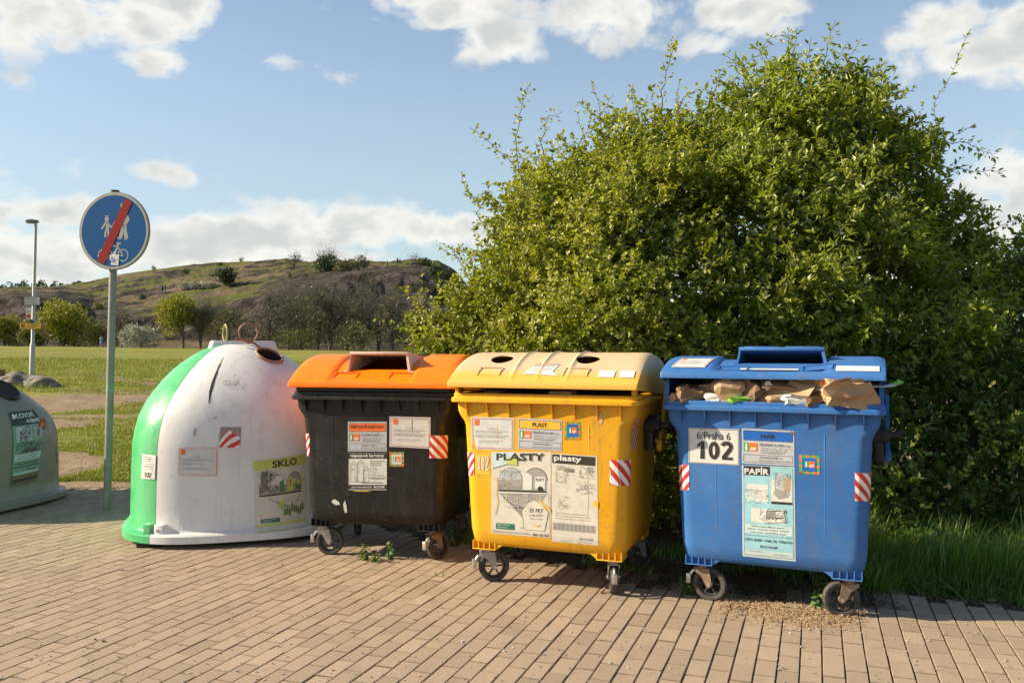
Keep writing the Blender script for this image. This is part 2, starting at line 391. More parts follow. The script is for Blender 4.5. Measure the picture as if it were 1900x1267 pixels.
class Sticker:
    """artwork in 0..1 x 0..1 (v up), mapped on a surface by Fn(u, v, height)"""
    def __init__(s, w, h, fn, cols=6): s.w = w; s.h = h; s.fn = fn; s.mb = MB(); s.cols = cols; s.lay = 0
    def pt(s, a, b, l): return tuple(s.fn(a, b, .0015 + .0007 * l))
    def poly(s, pts, mat, l=1):
        s.mb.add([s.pt(a, b, l) for a, b in pts], [tuple(range(len(pts)))], mat)
    def rect(s, x0, y0, x1, y1, mat, l=1, jag=0):
        n = max(1, int(math.ceil(s.cols * abs(x1 - x0)))); rows = max(1, int(math.ceil(abs(y1 - y0) * s.h / .035))) if s.h < .7 else 1
        for i in range(n):
            for j in range(rows):
                a = x0 + (x1 - x0) * i / n; b = x0 + (x1 - x0) * (i + 1) / n; c = y0 + (y1 - y0) * j / rows; d = y0 + (y1 - y0) * (j + 1) / rows
                s.poly([(a, c), (b, c), (b, d), (a, d)], mat, l)
    def frame(s, x0, y0, x1, y1, t, mat, l=2):
        tx = t / s.w; ty = t / s.h
        s.rect(x0, y0, x1, y0 + ty, mat, l); s.rect(x0, y1 - ty, x1, y1, mat, l); s.rect(x0, y0 + ty, x0 + tx, y1 - ty, mat, l); s.rect(x1 - tx, y0 + ty, x1, y1 - ty, mat, l)
    def text(s, t, x0, y0, x1, y1, mat='ink', bold=.012, l=3):
        V, Fc, asp = text2d(t, bold)
        s.mb.add([s.pt(x0 + a * (x1 - x0), y0 + b * (y1 - y0), l) for a, b in V], Fc, mat)
    def line(s, pts, t, mat, l=2):
        for (a, b), (c, d) in zip(pts, pts[1:]):
            dx = (c - a) * s.w; dy = (d - b) * s.h; q = math.hypot(dx, dy) or 1; nx = -dy / q * t / 2 / s.w; ny = dx / q * t / 2 / s.h
            s.poly([(a - nx, b - ny), (c - nx, d - ny), (c + nx, d + ny), (a + nx, b + ny)], mat, l)
    def micro(s, x0, y0, x1, y1, rows, mat='ink_soft', rnd=None, l=2, fill=.4, ragged=.25):
        """rows of print too small to read"""
        g = rnd or random.Random(int(x0 * 977 + y0 * 131 + rows)); hh = (y1 - y0) / rows
        for r in range(rows):
            yb = y1 - (r + .7) * hh; xe = x1 - g.random() * ragged * (x1 - x0); x = x0
            while x < xe:
                w = (x1 - x0) * g.uniform(.03, .11); s.rect(x, yb, min(x + w, xe), yb + hh * fill, mat, l); x += w + (x1 - x0) * .018
    def ell(s, cx, cy, rx, ry, mat, l=2, n=20, a0=0, a1=360):
        s.poly([(cx + rx * math.cos(R(a0 + (a1 - a0) * i / n)), cy + ry * math.sin(R(a0 + (a1 - a0) * i / n))) for i in range(n)], mat, l)
    def stripes(s, mat, pitch, slope=1, l=1, x0=0, x1=1, y0=0, y1=1, off=0.):
        W_, H_ = s.w, s.h; ext = W_ + H_; k = -int(ext / pitch) - 2
        while k * pitch < ext:
            a = k * pitch + off; b = a + pitch / 2
            if slope > 0: pl = [(a, 0), (b, 0), (b + H_, H_), (a + H_, H_)]
            else: pl = [(a + H_, 0), (b + H_, 0), (b, H_), (a, H_)]
            pl = [(p[0] / W_, p[1] / H_) for p in pl]
            for i in range(s.cols):
                c = clip(pl, x0 + (x1 - x0) * i / s.cols, x0 + (x1 - x0) * (i + 1) / s.cols, y0, y1)
                if len(c) > 2: s.poly(c, mat, l)
            k += 1
    def scribble(s, x0, y0, x1, y1, n, mat='ink', t=.0015, seed=0, l=3):
        g = random.Random(seed)
        for _ in range(n):
            x = g.uniform(x0, x1); y = g.uniform(y0, y1); a = g.uniform(0, 6.28); pts = [(x, y)]
            for _ in range(g.randint(2, 6)):
                a += g.uniform(-1.2, 1.2); x = min(x1, max(x0, x + math.cos(a) * .12 * (x1 - x0))); y = min(y1, max(y0, y + math.sin(a) * .12 * (y1 - y0))); pts.append((x, y))
            s.line(pts, t, mat, l)
    def build(s, name, parent, label=None):
        o = s.mb.build(name, parent, smooth=0, fix=False)
        if label: o['label'] = label
        return o
def num102(st, x0, y0, x1, y1, mat='ink_soft', t=.2, bg='paper', l=3):
    w = (x1 - x0) / 3.2; h = y1 - y0; q = w * t
    a = x0 + w * .62; st.poly([(a - q * .62, y0), (a + q * .62, y0), (a + q * .62, y1), (a - q * .3, y1)], mat, l); st.poly([(a - q * .3, y1), (a - w * .42, y0 + h * .8), (a - w * .42, y0 + h * .64), (a - q * .6, y0 + h * .74)], mat, l)
    c = x0 + w * 1.6; st.ell(c, y0 + h / 2, w * .45, h * .51, mat, l, 28); st.ell(c, y0 + h / 2, w * .45 - q * 1.15, h * .51 - q * 1.15 * st.w / st.h, bg, l + 1, 28)
    b = x0 + w * 2.25; R_ = w * .38; pts = [(b + R_ + R_ * math.cos(R(g)), y0 + h * .74 + h * .21 * math.sin(R(g))) for g in range(165, -45, -15)] + [(b + w * .12, y0 + h * .1)]
    st.line(pts, q * 1.15 * st.w, mat, l); st.rect(b, y0, b + w * .88, y0 + h * .15, mat, l)
def hazard(st, slope, red='hazard_red', pitch=.07, off=0.):
    st.rect(0, 0, 1, 1, 'paint_white', 0); st.stripes(red, pitch, slope, 1, off=off)
def logo(st, x0, y0, x1, y1, l=2):
    st.rect(x0, y0, x0 + (x1 - x0) * .36, y1, 'logo_green', l); w = x1 - x0; h = y1 - y0
    cx = x0 + w * .18
    st.rect(cx - w * .07, y0 + h * .1, cx + w * .07, y0 + h * .7, 'paint_white', l + 1); st.ell(cx, y0 + h * .82, w * .06, h * .1, 'paint_white', l + 1)
    st.rect(x0 + w * .4, y0, x1, y1, 'logo_orange', l); st.rect(x0 + w * .5, y0 + h * .34, x0 + w * .92, y0 + h * .45, 'paint_white', l + 1); st.rect(x0 + w * .46, y0 + h * .14, x0 + w * .86, y0 + h * .26, 'paint_white', l + 1)
def notice(st, pap='paper_pale', frame='frame_red'):
    st.rect(0, 0, 1, 1, pap, 0); st.frame(.03, .04, .97, .96, .003, frame)
    st.rect(.09, .74, .2, .92, 'logo_orange', 2); st.micro(.12, .78, .17, .88, 2, 'frame_red', l=3)
    st.text('UPOZORNĚNÍ', .38, .63, .62, .67, 'ink_soft', .004); st.micro(.1, .5, .9, .6, 2, 'ink_grey', fill=.3); st.micro(.1, .36, .9, .47, 2, 'ink_grey', fill=.35)
    st.micro(.2, .2, .8, .3, 2, 'ink_grey', fill=.25)
def service_label(st, title, band, pap='paper_grey'):
    st.rect(0, 0, 1, 1, pap, 0); st.rect(.03, .67, .97, .95, band, 1); st.frame(.03, .67, .97, .95, .002, 'ink', 2)
    asp = text2d(title, .02)[2]; h = .14; w = min(.86, asp * h * st.h / st.w); st.text(title, .5 - w / 2, .74, .5 + w / 2, .74 + h + (.03 if title[0] in 'NP' and len(title) != 5 else 0), 'ink', .02)
    logo(st, .04, .36, .3, .6); st.text('PRAŽSKÉ SLUŽBY, a.s.', .35, .52, .93, .605, 'ink', .012)
    st.text('Pod Šancemi 444/1, 180 77 Praha 9', .37, .445, .93, .49, 'ink_soft', .0); st.text('284 091 888   284 091 880', .37, .385, .86, .425, 'ink_soft', .0); st.micro(.37, .31, .85, .37, 1, 'ink_soft')
    st.frame(.03, .05, .97, .27, .0015, 'ink', 2); st.text('PRAŽSKÉ SLUŽBY, a.s.', .35, .17, .78, .23, 'ink', .01); st.text('Závod odvozu a recyklace odpadu', .33, .08, .94, .14, 'ink_soft', .004)
def square_badge(st, inner='label_blue'):
    st.rect(0, 0, 1, 1, 'logo_green', 0)
    for i in range(6):
        for (x, y) in ((i / 6, 0), (i / 6, .86), (0, i / 6), (.86, i / 6)):
            if i % 2 == 0: st.rect(x, y, min(1, x + .14), min(1, y + .14), 'logo_orange', 1)
    st.rect(.15, .15, .85, .85, 'paper_pale' if inner != 'label_blue' else 'label_blue', 2); logo(st, .26, .35, .76, .68, 3)

# ------------------------------------------------------------------ ground
def sm(a, b, x): t = min(1, max(0, (x - a) / (b - a))); return t * t * (3 - 2 * t)
def ground_z(x, y):
    if y < 8.5: return -.012
    far = 2.2 - 1.0 * min(1.2, max(-.6, (x / max(y, 1) + .62) / .56))
    t = min(1.0, max(0., (y - 9) / 111.))
    return -.012 + t * far + (.05 * sm(9, 14, y) * noise.noise(Vector((x * .25, y * .25, 0))) if y < 300 else 0)
EDGE = [(-30, 9.3), (-6.2, 9.15), (-4.9, 8.95), (-3.3, 8.95), (-2.0, 8.1), (-.6, 6.55), (.35, 5.85), (1.15, 5.42), (1.9, 5.19), (2.4, 5.08), (3.1, 4.80), (4.2, 4.38), (7, 3.4), (30, -4.6)]
def edge_y(x):
    for (a, b), (c, d) in zip(EDGE, EDGE[1:]):
        if a <= x <= c: return b + (d - b) * (x - a) / (c - a)
    return -5
def ground_mat():
    m, nt, b = nodes_of('meadow_ground'); N = nt.nodes; L = nt.links
    geo = N.new('ShaderNodeNewGeometry'); sp = N.new('ShaderNodeSeparateXYZ'); L.new(geo.outputs['Position'], sp.inputs[0]); X, Y, Z = sp.outputs
    def M(op, a, b=0., cl=False): return mathn(nt, op, a, b, cl)
    def nz(sc, det=6, ro=.6, st=None): return add_noise(nt, sc, det, ro, 'Object', st)
    wob = M('SUBTRACT', nz(.35), .5); wob2 = M('SUBTRACT', nz(1.6, 5, .7), .5)
    g = mix(nt, ramp(nt, nz(.12, 4), .35, .65), (.185, .20, .026), (.25, .245, .034))
    g = mix(nt, M('MULTIPLY', ramp(nt, nz(.8, 9, .78), .45, .62), .75), g, (.26, .225, .07))
    g = mix(nt, M('MULTIPLY', ramp(nt, nz(3.5, 8, .8), .47, .6), .75), g, (.10, .125, .018))
    g = mix(nt, M('MULTIPLY', ramp(nt, nz(.5, 7, .7, (.35, 1.6, 1)), .55, .7), .35), g, (.24, .2, .08))
    g = mix(nt, M('MULTIPLY', ramp(nt, nz(.09, 6, .7, (.5, 2.2, 1)), .47, .6), .6), g, (.10, .125, .02))
    g = mix(nt, M('MULTIPLY', ramp(nt, nz(.16, 7, .75, (.4, 2.6, 1)), .53, .62), .6), g, (.30, .24, .09))
    dirt = mix(nt, ramp(nt, nz(2.2, 6, .65), .35, .7), (.22, .155, .095), (.33, .245, .16))
    dirt = mix(nt, M('MULTIPLY', ramp(nt, nz(14, 5, .7), .52, .66), .6), dirt, (.11, .075, .045))
    masks = []
    def band(expr, w, soft): return ramp(nt, M('ABSOLUTE', expr), w + soft, w)
    # worn track crossing the meadow
    e = M('ADD', M('SUBTRACT', Y, 22.2), M('ADD', M('MULTIPLY', X, .03), M('MULTIPLY', wob, 3.5))); masks.append(M('MULTIPLY', band(e, .9, 1.2), ramp(nt, X, -13.8, -12)))
    e = M('ADD', M('SUBTRACT', Y, 24.6), M('ADD', M('MULTIPLY', X, .03), M('MULTIPLY', wob, 3.5))); masks.append(M('MULTIPLY', band(e, .35, .7), ramp(nt, X, -14, -11)))
    # narrow footpath
    e = M('ADD', M('SUBTRACT', M('MULTIPLY', M('ADD', X, 11.5), .776), M('MULTIPLY', M('SUBTRACT', 27.2, Y), .63)), M('MULTIPLY', wob, 1.6)); masks.append(M('MULTIPLY', band(e, .25, .45), M('MULTIPLY', ramp(nt, Y, 24, 26), ramp(nt, Y, 40, 33))))
    def patch(cx, cy, rx, ry, k=1.2):
        dx = M('MULTIPLY', M('SUBTRACT', X, cx), 1 / rx); dy = M('MULTIPLY', M('SUBTRACT', Y, cy), 1 / ry)
        q = M('SQRT', M('ADD', M('MULTIPLY', dx, dx), M('MULTIPLY', dy, dy)))
        masks.append(ramp(nt, M('ADD', q, M('MULTIPLY', M('ADD', wob, M('MULTIPLY', wob2, .8)), k)), 1.1, .8))
    patch(-11.6, 19.2, 2.3, 3.2); patch(-9.6, 15.3, 1.8, 1.3); patch(-8.6, 17., 1.2, .35); patch(-5.9, 10.3, .8, 1.2); patch(-4.8, 9.2, 1.5, .32); patch(-6.6, 11.5, .7, .35); patch(-3.7, 9.1, .8, .3)
    mk = masks[0]
    for q in masks[1:]: mk = M('MAXIMUM', mk, q)
    col = mix(nt, mk, g, dirt)
    # bare shaded soil and leaf litter beneath the shrubs
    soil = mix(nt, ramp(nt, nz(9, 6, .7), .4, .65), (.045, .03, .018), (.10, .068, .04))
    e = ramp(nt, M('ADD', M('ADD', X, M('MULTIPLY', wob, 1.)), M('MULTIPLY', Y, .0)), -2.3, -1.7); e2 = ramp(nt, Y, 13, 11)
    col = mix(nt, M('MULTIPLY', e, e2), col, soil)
    L.new(col, b.inputs['Base Color']); b.inputs['Roughness'].default_value = .95; b.inputs['Specular IOR Level'].default_value = .15
    bump(nt, b, M('ADD', nz(9, 6, .75), M('MULTIPLY', nz(1.3, 6, .7), 3.)), .9, .05)
    MATS['meadow_ground'] = m
ground_mat()
def build_ground():
    rs = list(np.concatenate([np.linspace(.3, 12, 50), np.geomspace(12.6, 130, 70), np.geomspace(136, 4000, 24)])); na = 256
    V = [(0, 0, -.012)]; Fc3 = []; Fc4 = []
    for r in rs:
        for k in range(na):
            a = 2 * math.pi * k / na; x = r * math.sin(a); y = r * math.cos(a); V.append((x, y, ground_z(x, y) if y > 0 else -.012))
    for k in range(na): Fc3.append((0, 1 + (k + 1) % na, 1 + k))
    for i in range(len(rs) - 1):
        for k in range(na): a = 1 + i * na; k2 = (k + 1) % na; Fc4.append((a + k, a + k2, a + na + k2, a + na + k))
    o = big_mesh('ground', V, [Fc3, Fc4], ['meadow_ground'], smooth=True); tag(o, kind='structure')
    if o.data.polygons[500].normal.z < 0: o.data.flip_normals()
build_ground()

def build_pavement():
    A = R(20.2); e1 = np.array([math.sin(A), math.cos(A)]); e2 = np.array([math.cos(A), -math.sin(A)])
    g = np.random.RandomState(5); V = []; Q = []; rnd = []; mi = []
    base = np.array([.06, 4.0]); BL, BW = .2, .1; n = 0
    for j in range(-150, 150):
        off = (.5 if j % 2 else 0) * BL + g.normal() * .003
        for i in range(-75, 75):
            c = base + e1 * (i * BL + off) + e2 * (j * BW)
            if c[1] < .6 or c[1] > edge_y(c[0]) - .05 + g.normal() * .02 or abs(c[0]) > 13: continue
            if .75 < c[0] < 2.15 and c[1] > edge_y(c[0]) - .3 and g.rand() < .25: continue
            h = g.normal() * .0011 + .004; tx = g.normal() * .006; ty = g.normal() * .004
            L0, W0 = BL / 2 - .0017, BW / 2 - .0024; ch = .003; rr = g.normal() * .004
            for (k, a, b, z) in ((0, L0, W0, -.006), (1, L0 - ch * 1.0, W0 - ch, h)):
                for sa, sb in ((-1, -1), (1, -1), (1, 1), (-1, 1)):
                    la = sa * a; lb = sb * b; p = c + e1 * (la + rr * lb) + e2 * (lb - rr * la); V.append((p[0], p[1], z + (la * ty + lb * tx if k else 0)))
            q = n * 8; Q += [(q + 4, q + 5, q + 6, q + 7)] + [(q + s, q + (s + 1) % 4, q + 4 + (s + 1) % 4, q + 4 + s) for s in range(4)]; mi += [0, 0, 1, 0, 1]
            rv = min(1, max(0, g.normal(.5, .24))); rnd += [rv] * 8; n += 1
    o = big_mesh('pavement', V, [Q], ['pavers', 'joint_dirt'], rnd=rnd, midx=mi); tag(o, kind='structure')
    bm = bmesh.new(); bm.from_mesh(o.data); bmesh.ops.recalc_face_normals(bm, faces=bm.faces[:]); bm.to_mesh(o.data); bm.free()
    if o.data.polygons[0].normal.z < 0: o.data.flip_normals()
    xs = [e[0] for e in EDGE if abs(e[0]) < 13]; xs = [-13.] + xs + [13.]
    mb = MB(); mb.add([(x, edge_y(x) - .03, -.0045) for x in xs] + [(x, .6, -.0045) for x in xs], [(i, len(xs) + i, len(xs) + i + 1, i + 1) for i in range(len(xs) - 1)], 'joint_sand')
    tag(mb.build('pavement_bed', smooth=0), kind='structure')
build_pavement()

# ------------------------------------------------------------------ wheeled containers
H_RIM = 1.205
PROF = [(.235, .44, .33, .36, .10), (.25, .485, .385, .41, .10), (.275, .502, .408, .43, .09), (.35, .515, .42, .44, .085), (.7, .53, .434, .45, .08), (1.0, .543, .447, .46, .075),
        (1.03, .552, .45, .463, .07), (1.06, .572, .452, .466, .06), (1.09, .585, .454, .47, .055), (1.146, .588, .456, .474, .05)]
def prof(z):
    if z <= PROF[0][0]: return PROF[0][1:]
    for a, b in zip(PROF, PROF[1:]):
        if z <= b[0]:
            t = (z - a[0]) / (b[0] - a[0]); return [a[i] + (b[i] - a[i]) * t for i in range(1, 5)]
    return PROF[-1][1:]
def rrect(hw, yf, yb, r, z, n=6):
    o = []
    for cx, cy, a0 in ((hw - r, -yf + r, -90), (hw - r, yb - r, 0), (-hw + r, yb - r, 90), (-hw + r, -yf + r, 180)):
        for k in range(n + 1):
            a = R(a0 + 90 * k / n); o.append((cx + r * math.cos(a), cy + r * math.sin(a), z))
    return o
def bin_surf(u, z, h=0.):
    """u = distance along the skin from the middle of the front"""
    hw, yf, yb, r = prof(z); s = 1 if u >= 0 else -1; a = abs(u); f = hw - r
    if a <= f: return (u, -yf - h, z)
    t = (a - f) / r
    if t <= math.pi / 2: return (s * (f + (r + h) * math.sin(t)), -yf + r - (r + h) * math.cos(t), z)
    return (s * (hw + h), -yf + r + (a - f - r * math.pi / 2), z)
def caster(parent, x, y, swivel, name='caster', brake=True, metal='rusty_steel', z0=.225):
    M = Matrix.Translation((x, y, 0)) @ Matrix.Rotation(R(swivel), 4, 'Z')      # wheel trails along local +x
    m = MB(); m.box((-.05, -.045, z0 - .012), (.05, .045, z0), 'rust_red', M, .002); m.cyl((0, 0, z0 - .03), (0, 0, z0 - .012), .036, metal, M=M)
    for s in (-1, 1):
        pl = [(-.045, z0 - .028), (.045, z0 - .028), (.05, z0 - .06), (.062, .1), (.052, .082), (.038, .08), (.026, .092), (-.005, z0 - .075), (-.045, z0 - .05)]
        m.prism(pl, s * .031 - .0025, s * .031 + .0025, metal, 'xz', M)
    m.box((-.045, -.0335, z0 - .034), (.045, .0335, z0 - .028), metal, M); m.cyl((.045, -.042, .1), (.045, .042, .1), .009, 'bright_steel', M=M, n=10)
    f = m.build(name, parent)
    w = MB(); n = 40; pr = [(.070, -.018), (.083, -.0225), (.094, -.021), (.100, -.012), (.1, .012), (.094, .021), (.083, .0225), (.070, .018)]
    Mw = M @ Matrix.Translation((.045, 0, .1))
    w.loft([[(r * math.cos(2 * math.pi * k / n), y_, r * math.sin(2 * math.pi * k / n)) for k in range(n)] for r, y_ in pr], 'rubber', False, False, Mw)
    w.build('tyre', f)
    h = MB(); h.torus((0, 0, 0), .066, .0075, (0, 1, 0), 'rubber', 36, 8, Mw); h.cyl((0, -.024, 0), (0, .024, 0), .019, 'galvanised', M=Mw, n=16)
    for k in range(6):
        a = 2 * math.pi * k / 6; h.cyl((.017 * math.cos(a), 0, .017 * math.sin(a)), (.064 * math.cos(a), 0, .064 * math.sin(a)), .006, 'rubber', M=Mw, n=6)
    h.build('rim', f)
    if brake:
        b = MB(); b.tube([(-.03, 0, z0 - .05), (-.06, 0, z0 - .06), (-.075, 0, z0 - .085)], [.008, .009, .01], 'bright_steel', 8, M)
        b.box((-.098, -.017, z0 - .135), (-.07, .017, z0 - .075), 'bright_steel', M @ Matrix.Translation((0, 0, 0)), .006); b.build('brake_lever', f)
    return f
def body_shell(parent, mat, label=None):
    m = MB(); rings = [rrect(hw, yf, yb, r, z) for z, hw, yf, yb, r in PROF]
    rings += [rrect(.590, .462, .478, .05, 1.147), rrect(.608, .498, .5, .05, 1.147), rrect(.612, .502, .503, .05, 1.152), rrect(.612, .502, .503, .05, 1.172), rrect(.606, .496, .5, .05, 1.178), rrect(.598, .486, .495, .045, 1.18), rrect(.598, .486, .495, .045, 1.2), rrect(.594, .482, .492, .045, H_RIM),
              rrect(.558, .446, .46, .04, H_RIM), rrect(.554, .442, .456, .04, 1.19), rrect(.535, .43, .445, .05, .95), rrect(.5, .4, .41, .05, .4)]
    m.loft(rings, mat)
    # corner caster brackets with ribs
    for sx in (-1, 1):
        for sy in (-1, 1):
            M = Matrix.Translation((sx * .41, sy * .325, 0)) @ Matrix.Diagonal((1, sy, 1, 1))
            y0 = .082
            m.box((-.075, -.08, .226), (.075, y0 - .03, .275), mat, M); m.box((-.08, -.085, .221), (.08, y0 - .003, .227), mat, M, .002)
            for k in range(5): xk = -.076 + k * .038; m.box((xk - .003, y0 - .032, .2265), (xk + .003, y0 - .005, .276), mat, M)
            m.prism([(-sx * .079, .274), (-sx * .079, .226), (-sx * .14, .27)], -.02, y0 - .012, mat, 'xz', M)
    for k in range(8):                                           # gussets under the rim
        x = -.5 + k * 1.0 / 7; m.prism([(-.450, 1.05), (-.498, 1.146), (-.44, 1.146)], x - .003, x + .003, mat, 'yz')
    # shallow moulded lines on the front
    for s in (-1, 1):
        pts = [bin_surf(s * .30, 1.03, -.0044), bin_surf(s * .30, .85, -.0044), bin_surf(s * .30, .7, -.0044), bin_surf(s * .297, .56, -.0044), bin_surf(s * .295, .43, -.0044), bin_surf(s * .42, .31, -.0044)]
        m.tube(pts, .0056, mat, 8)
    o = m.build('body', parent, 38)
    if label: o['label'] = label
    return o
def side_gear(parent, arm_mat, right_only=False):
    for s in (-1, 1):
        a = MB(); xi, xo = (.618, .640) if s > 0 else (-.640, -.618)
        pl = [(.36, 1.17), (.40, 1.10), (.33, 1.0), (.25, .90), (.14, .82), (.06, .83), (.045, .88), (.10, .93), (.16, 1.0), (.22, 1.1), (.27, 1.2), (.34, 1.22)]
        a.prism(pl, xi, xo, arm_mat, 'yz'); a.box((min(xi, xo) - .006, .05, .84), (max(xi, xo) + .006, .09, .9), arm_mat, None, .004)
        a.build('lid_arm', parent)
        t = MB(); t.cyl((s * .53, .02, 1.0), (s * .615, .02, 1.0), .062, 'black_part', n=24); t.cyl((s * .61, .02, 1.0), (s * .645, .02, 1.0), .05, 'black_part', .04, 24); t.cyl((s * .64, .02, 1.0), (s * .70, .02, 1.0), .021, 'black_part', n=16)
        t.box((s * .575 - .03, -.02, .84), (s * .575 + .03, .06, 1.0), 'black_part', None, .01)
        t.build('trunnion', parent)
def lid_profile(zf, h=.235, lift=0.0):
    """(y, z) from the front lip over the dome to the hinge"""
    p = [(-.525, zf - .0), (-.528, zf + .012), (-.522, zf + .034), (-.505, zf + .045)]
    for k in range(1, 17):
        t = k / 17.; y = -.505 + 1.02 * t; p.append((y, zf + .045 + (h - .045) * math.sin(math.pi * t ** .88) ** (.98 if t < .455 else .6)))
    p += [(.515, zf - .01), (.515, zf - .06)]
    return p
def build_lid(parent, mat, zf, hw=.612, mode='panel', tilt=0., zback=1.2, label=None, cuts=(), inside=None, h=.2):
    ref = lid_profile(0, h)
    xs = [0, .004, .012, .03, .06, .10, .16, .22, .262, .277, .285]
    x = [-hw + a for a in xs]; mid = [-.3, -.29] if mode == 'panel' else []
    inner = np.linspace(-.30, .30, 61)
    X = sorted(set([round(v, 4) for v in x] + [round(v, 4) for v in inner] + [round(-v, 4) for v in x]))
    g = MB(); rows = []
    for xv in X:
        e = hw - abs(xv); s = 1 - .08 * (1 - min(1, e / .05)) ** 2
        dz = 0.
        if mode == 'panel' and abs(xv) < .31: dz = -.022 * sm(.312, .292, abs(xv))
        if mode == 'ribs':
            for rx in (-.19, -.02, .17): dz += .011 * max(0, 1 - abs(xv - rx) / .022)
        rows.append([(xv, y * (1 if e > .001 else .996), zf + (z * s if z > .045 else z) + (dz * sm(.05, .08, z) if z > .05 else 0)) for (y, z) in ref])
    n = len(ref); vs = [p for r_ in rows for p in r_]; fs = []
    for i in range(len(rows) - 1):
        for j in range(n - 1): fs.append((i * n + j, (i + 1) * n + j, (i + 1) * n + j + 1, i * n + j + 1))
    # end walls reach down to the lip line
    fs.append(tuple(range(n))); fs.append(tuple((len(rows) - 1) * n + j for j in range(n))[::-1])
    g.add(vs, fs, mat)
    T = Matrix.Translation((0, .5, zback)) @ Matrix.Rotation(R(tilt), 4, 'X') @ Matrix.Translation((0, -.5, -zback))
    g.v = [tuple(T @ Vector(v)) for v in g.v]
    o = g.build('lid', parent, 30)
    sol = o.modifiers.new('s', 'SOLIDIFY'); sol.thickness = .006; sol.offset = -1
    bpy.context.view_layer.update(); bake(o)
    for c in cuts: cut(o, c)
    o.data.set_sharp_from_angle(angle=R(30))
    if label: o['label'] = label
    def surf(xv, y, hgt=0.):
        for (a, b), (c, d) in zip(ref, ref[1:]):
            if a <= y <= c and c > a:
                z = b + (d - b) * (y - a) / (c - a); sl_ = (d - b) / (c - a); break
        else: z = ref[-3][1]; sl_ = 0
        e = hw - abs(xv); s = 1 - .08 * (1 - min(1, e / .05)) ** 2
        dz = -.022 * sm(.312, .292, abs(xv)) * sm(.05, .08, z) if mode == 'panel' else 0
        nn = math.hypot(1, sl_); return tuple(T @ Vector((xv, y - hgt * sl_ / nn, zf + z * s + dz + hgt / nn)))
    return o, surf
def scoop(parent, surf, x0, x1, mat, y=-.47):
    """hand-grip pocket rim near the front edge of a lid"""
    m = MB(); a = [surf(x, y, .002) for x in (x0, x1)]; b = [surf(x, y + .06, -.004) for x in (x0, x1)]; c = [surf(x, y + .066, .009) for x in (x0, x1)]
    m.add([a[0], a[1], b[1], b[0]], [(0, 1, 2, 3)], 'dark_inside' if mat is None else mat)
    for p, q in ((a[0], c[0]), (a[1], c[1]), (c[0], c[1])):
        m.tube([p, q], .0035, mat, 6)
    m.add([b[0], b[1], c[1], c[0]], [(0, 1, 2, 3)], mat)
    return m.build('grip_pocket', parent)
def hood(parent, surf, x0, x1, yf, yb, zt, mat, recess=False, base=None, flare=.06):
    """raised letterbox opening: open to the front, falling back to the lid"""
    m = MB(); t = .018
    def P0(x, y, up): return surf(x, y, up)
    zb = surf((x0 + x1) / 2, yf)[2]
    fy = surf(0, yf)[1]; by = surf(0, yb)[1]; bz = surf((x0 + x1) / 2, yb)[2] + .005
    # top slab
    def slab(pts, th=t):
        pts = [Vector(p) for p in pts]; nrm = (pts[1] - pts[0]).cross(pts[2] - pts[0]).normalized() * th
        m.loft([[tuple(p) for p in pts], [tuple(p - nrm) for p in pts]], mat)
    ix0, ix1 = x0 + .02, x1 - .02
    slab([(ix0, fy - .012, zt), (ix1, fy - .012, zt), (ix1 - .02, by, bz + .004), (ix0 + .02, by, bz + .004)])
    for s, xa, xb in ((1, ix1, x1), (-1, ix0, x0)):
        q = [(xa, fy - .012, zt), (xb + s * .0, fy - .012, zb - .006), (xb + s * flare * .6, by - .0, bz - .03), (xa - s * .02, by, bz + .004)]
        if s < 0: q = q[::-1]
        slab(q)
        m.box((min(xb, xb + s * .03), fy - .014, zb - .012), (max(xb, xb + s * .03), fy + .05, zb + .006), mat, None, .003)
    m.box((ix0 - .004, fy - .02, zt - .016), (ix1 + .004, fy + .002, zt + .004), mat, None, .004)
    if recess:
        w = (ix1 - ix0)
        for k in (0, 1):
            xa = ix0 + .025 + k * w / 2; xb = xa + w / 2 - .045
            m.box((xa, fy + .0, zt - .001), (xb, fy + .012, zt + .008), mat, None, .002); m.box((xa, fy + .07, zt - .006), (xb, fy + .082, zt + .003), mat, None, .002)
    o = m.build('lid_hood', parent, 30)
    return o

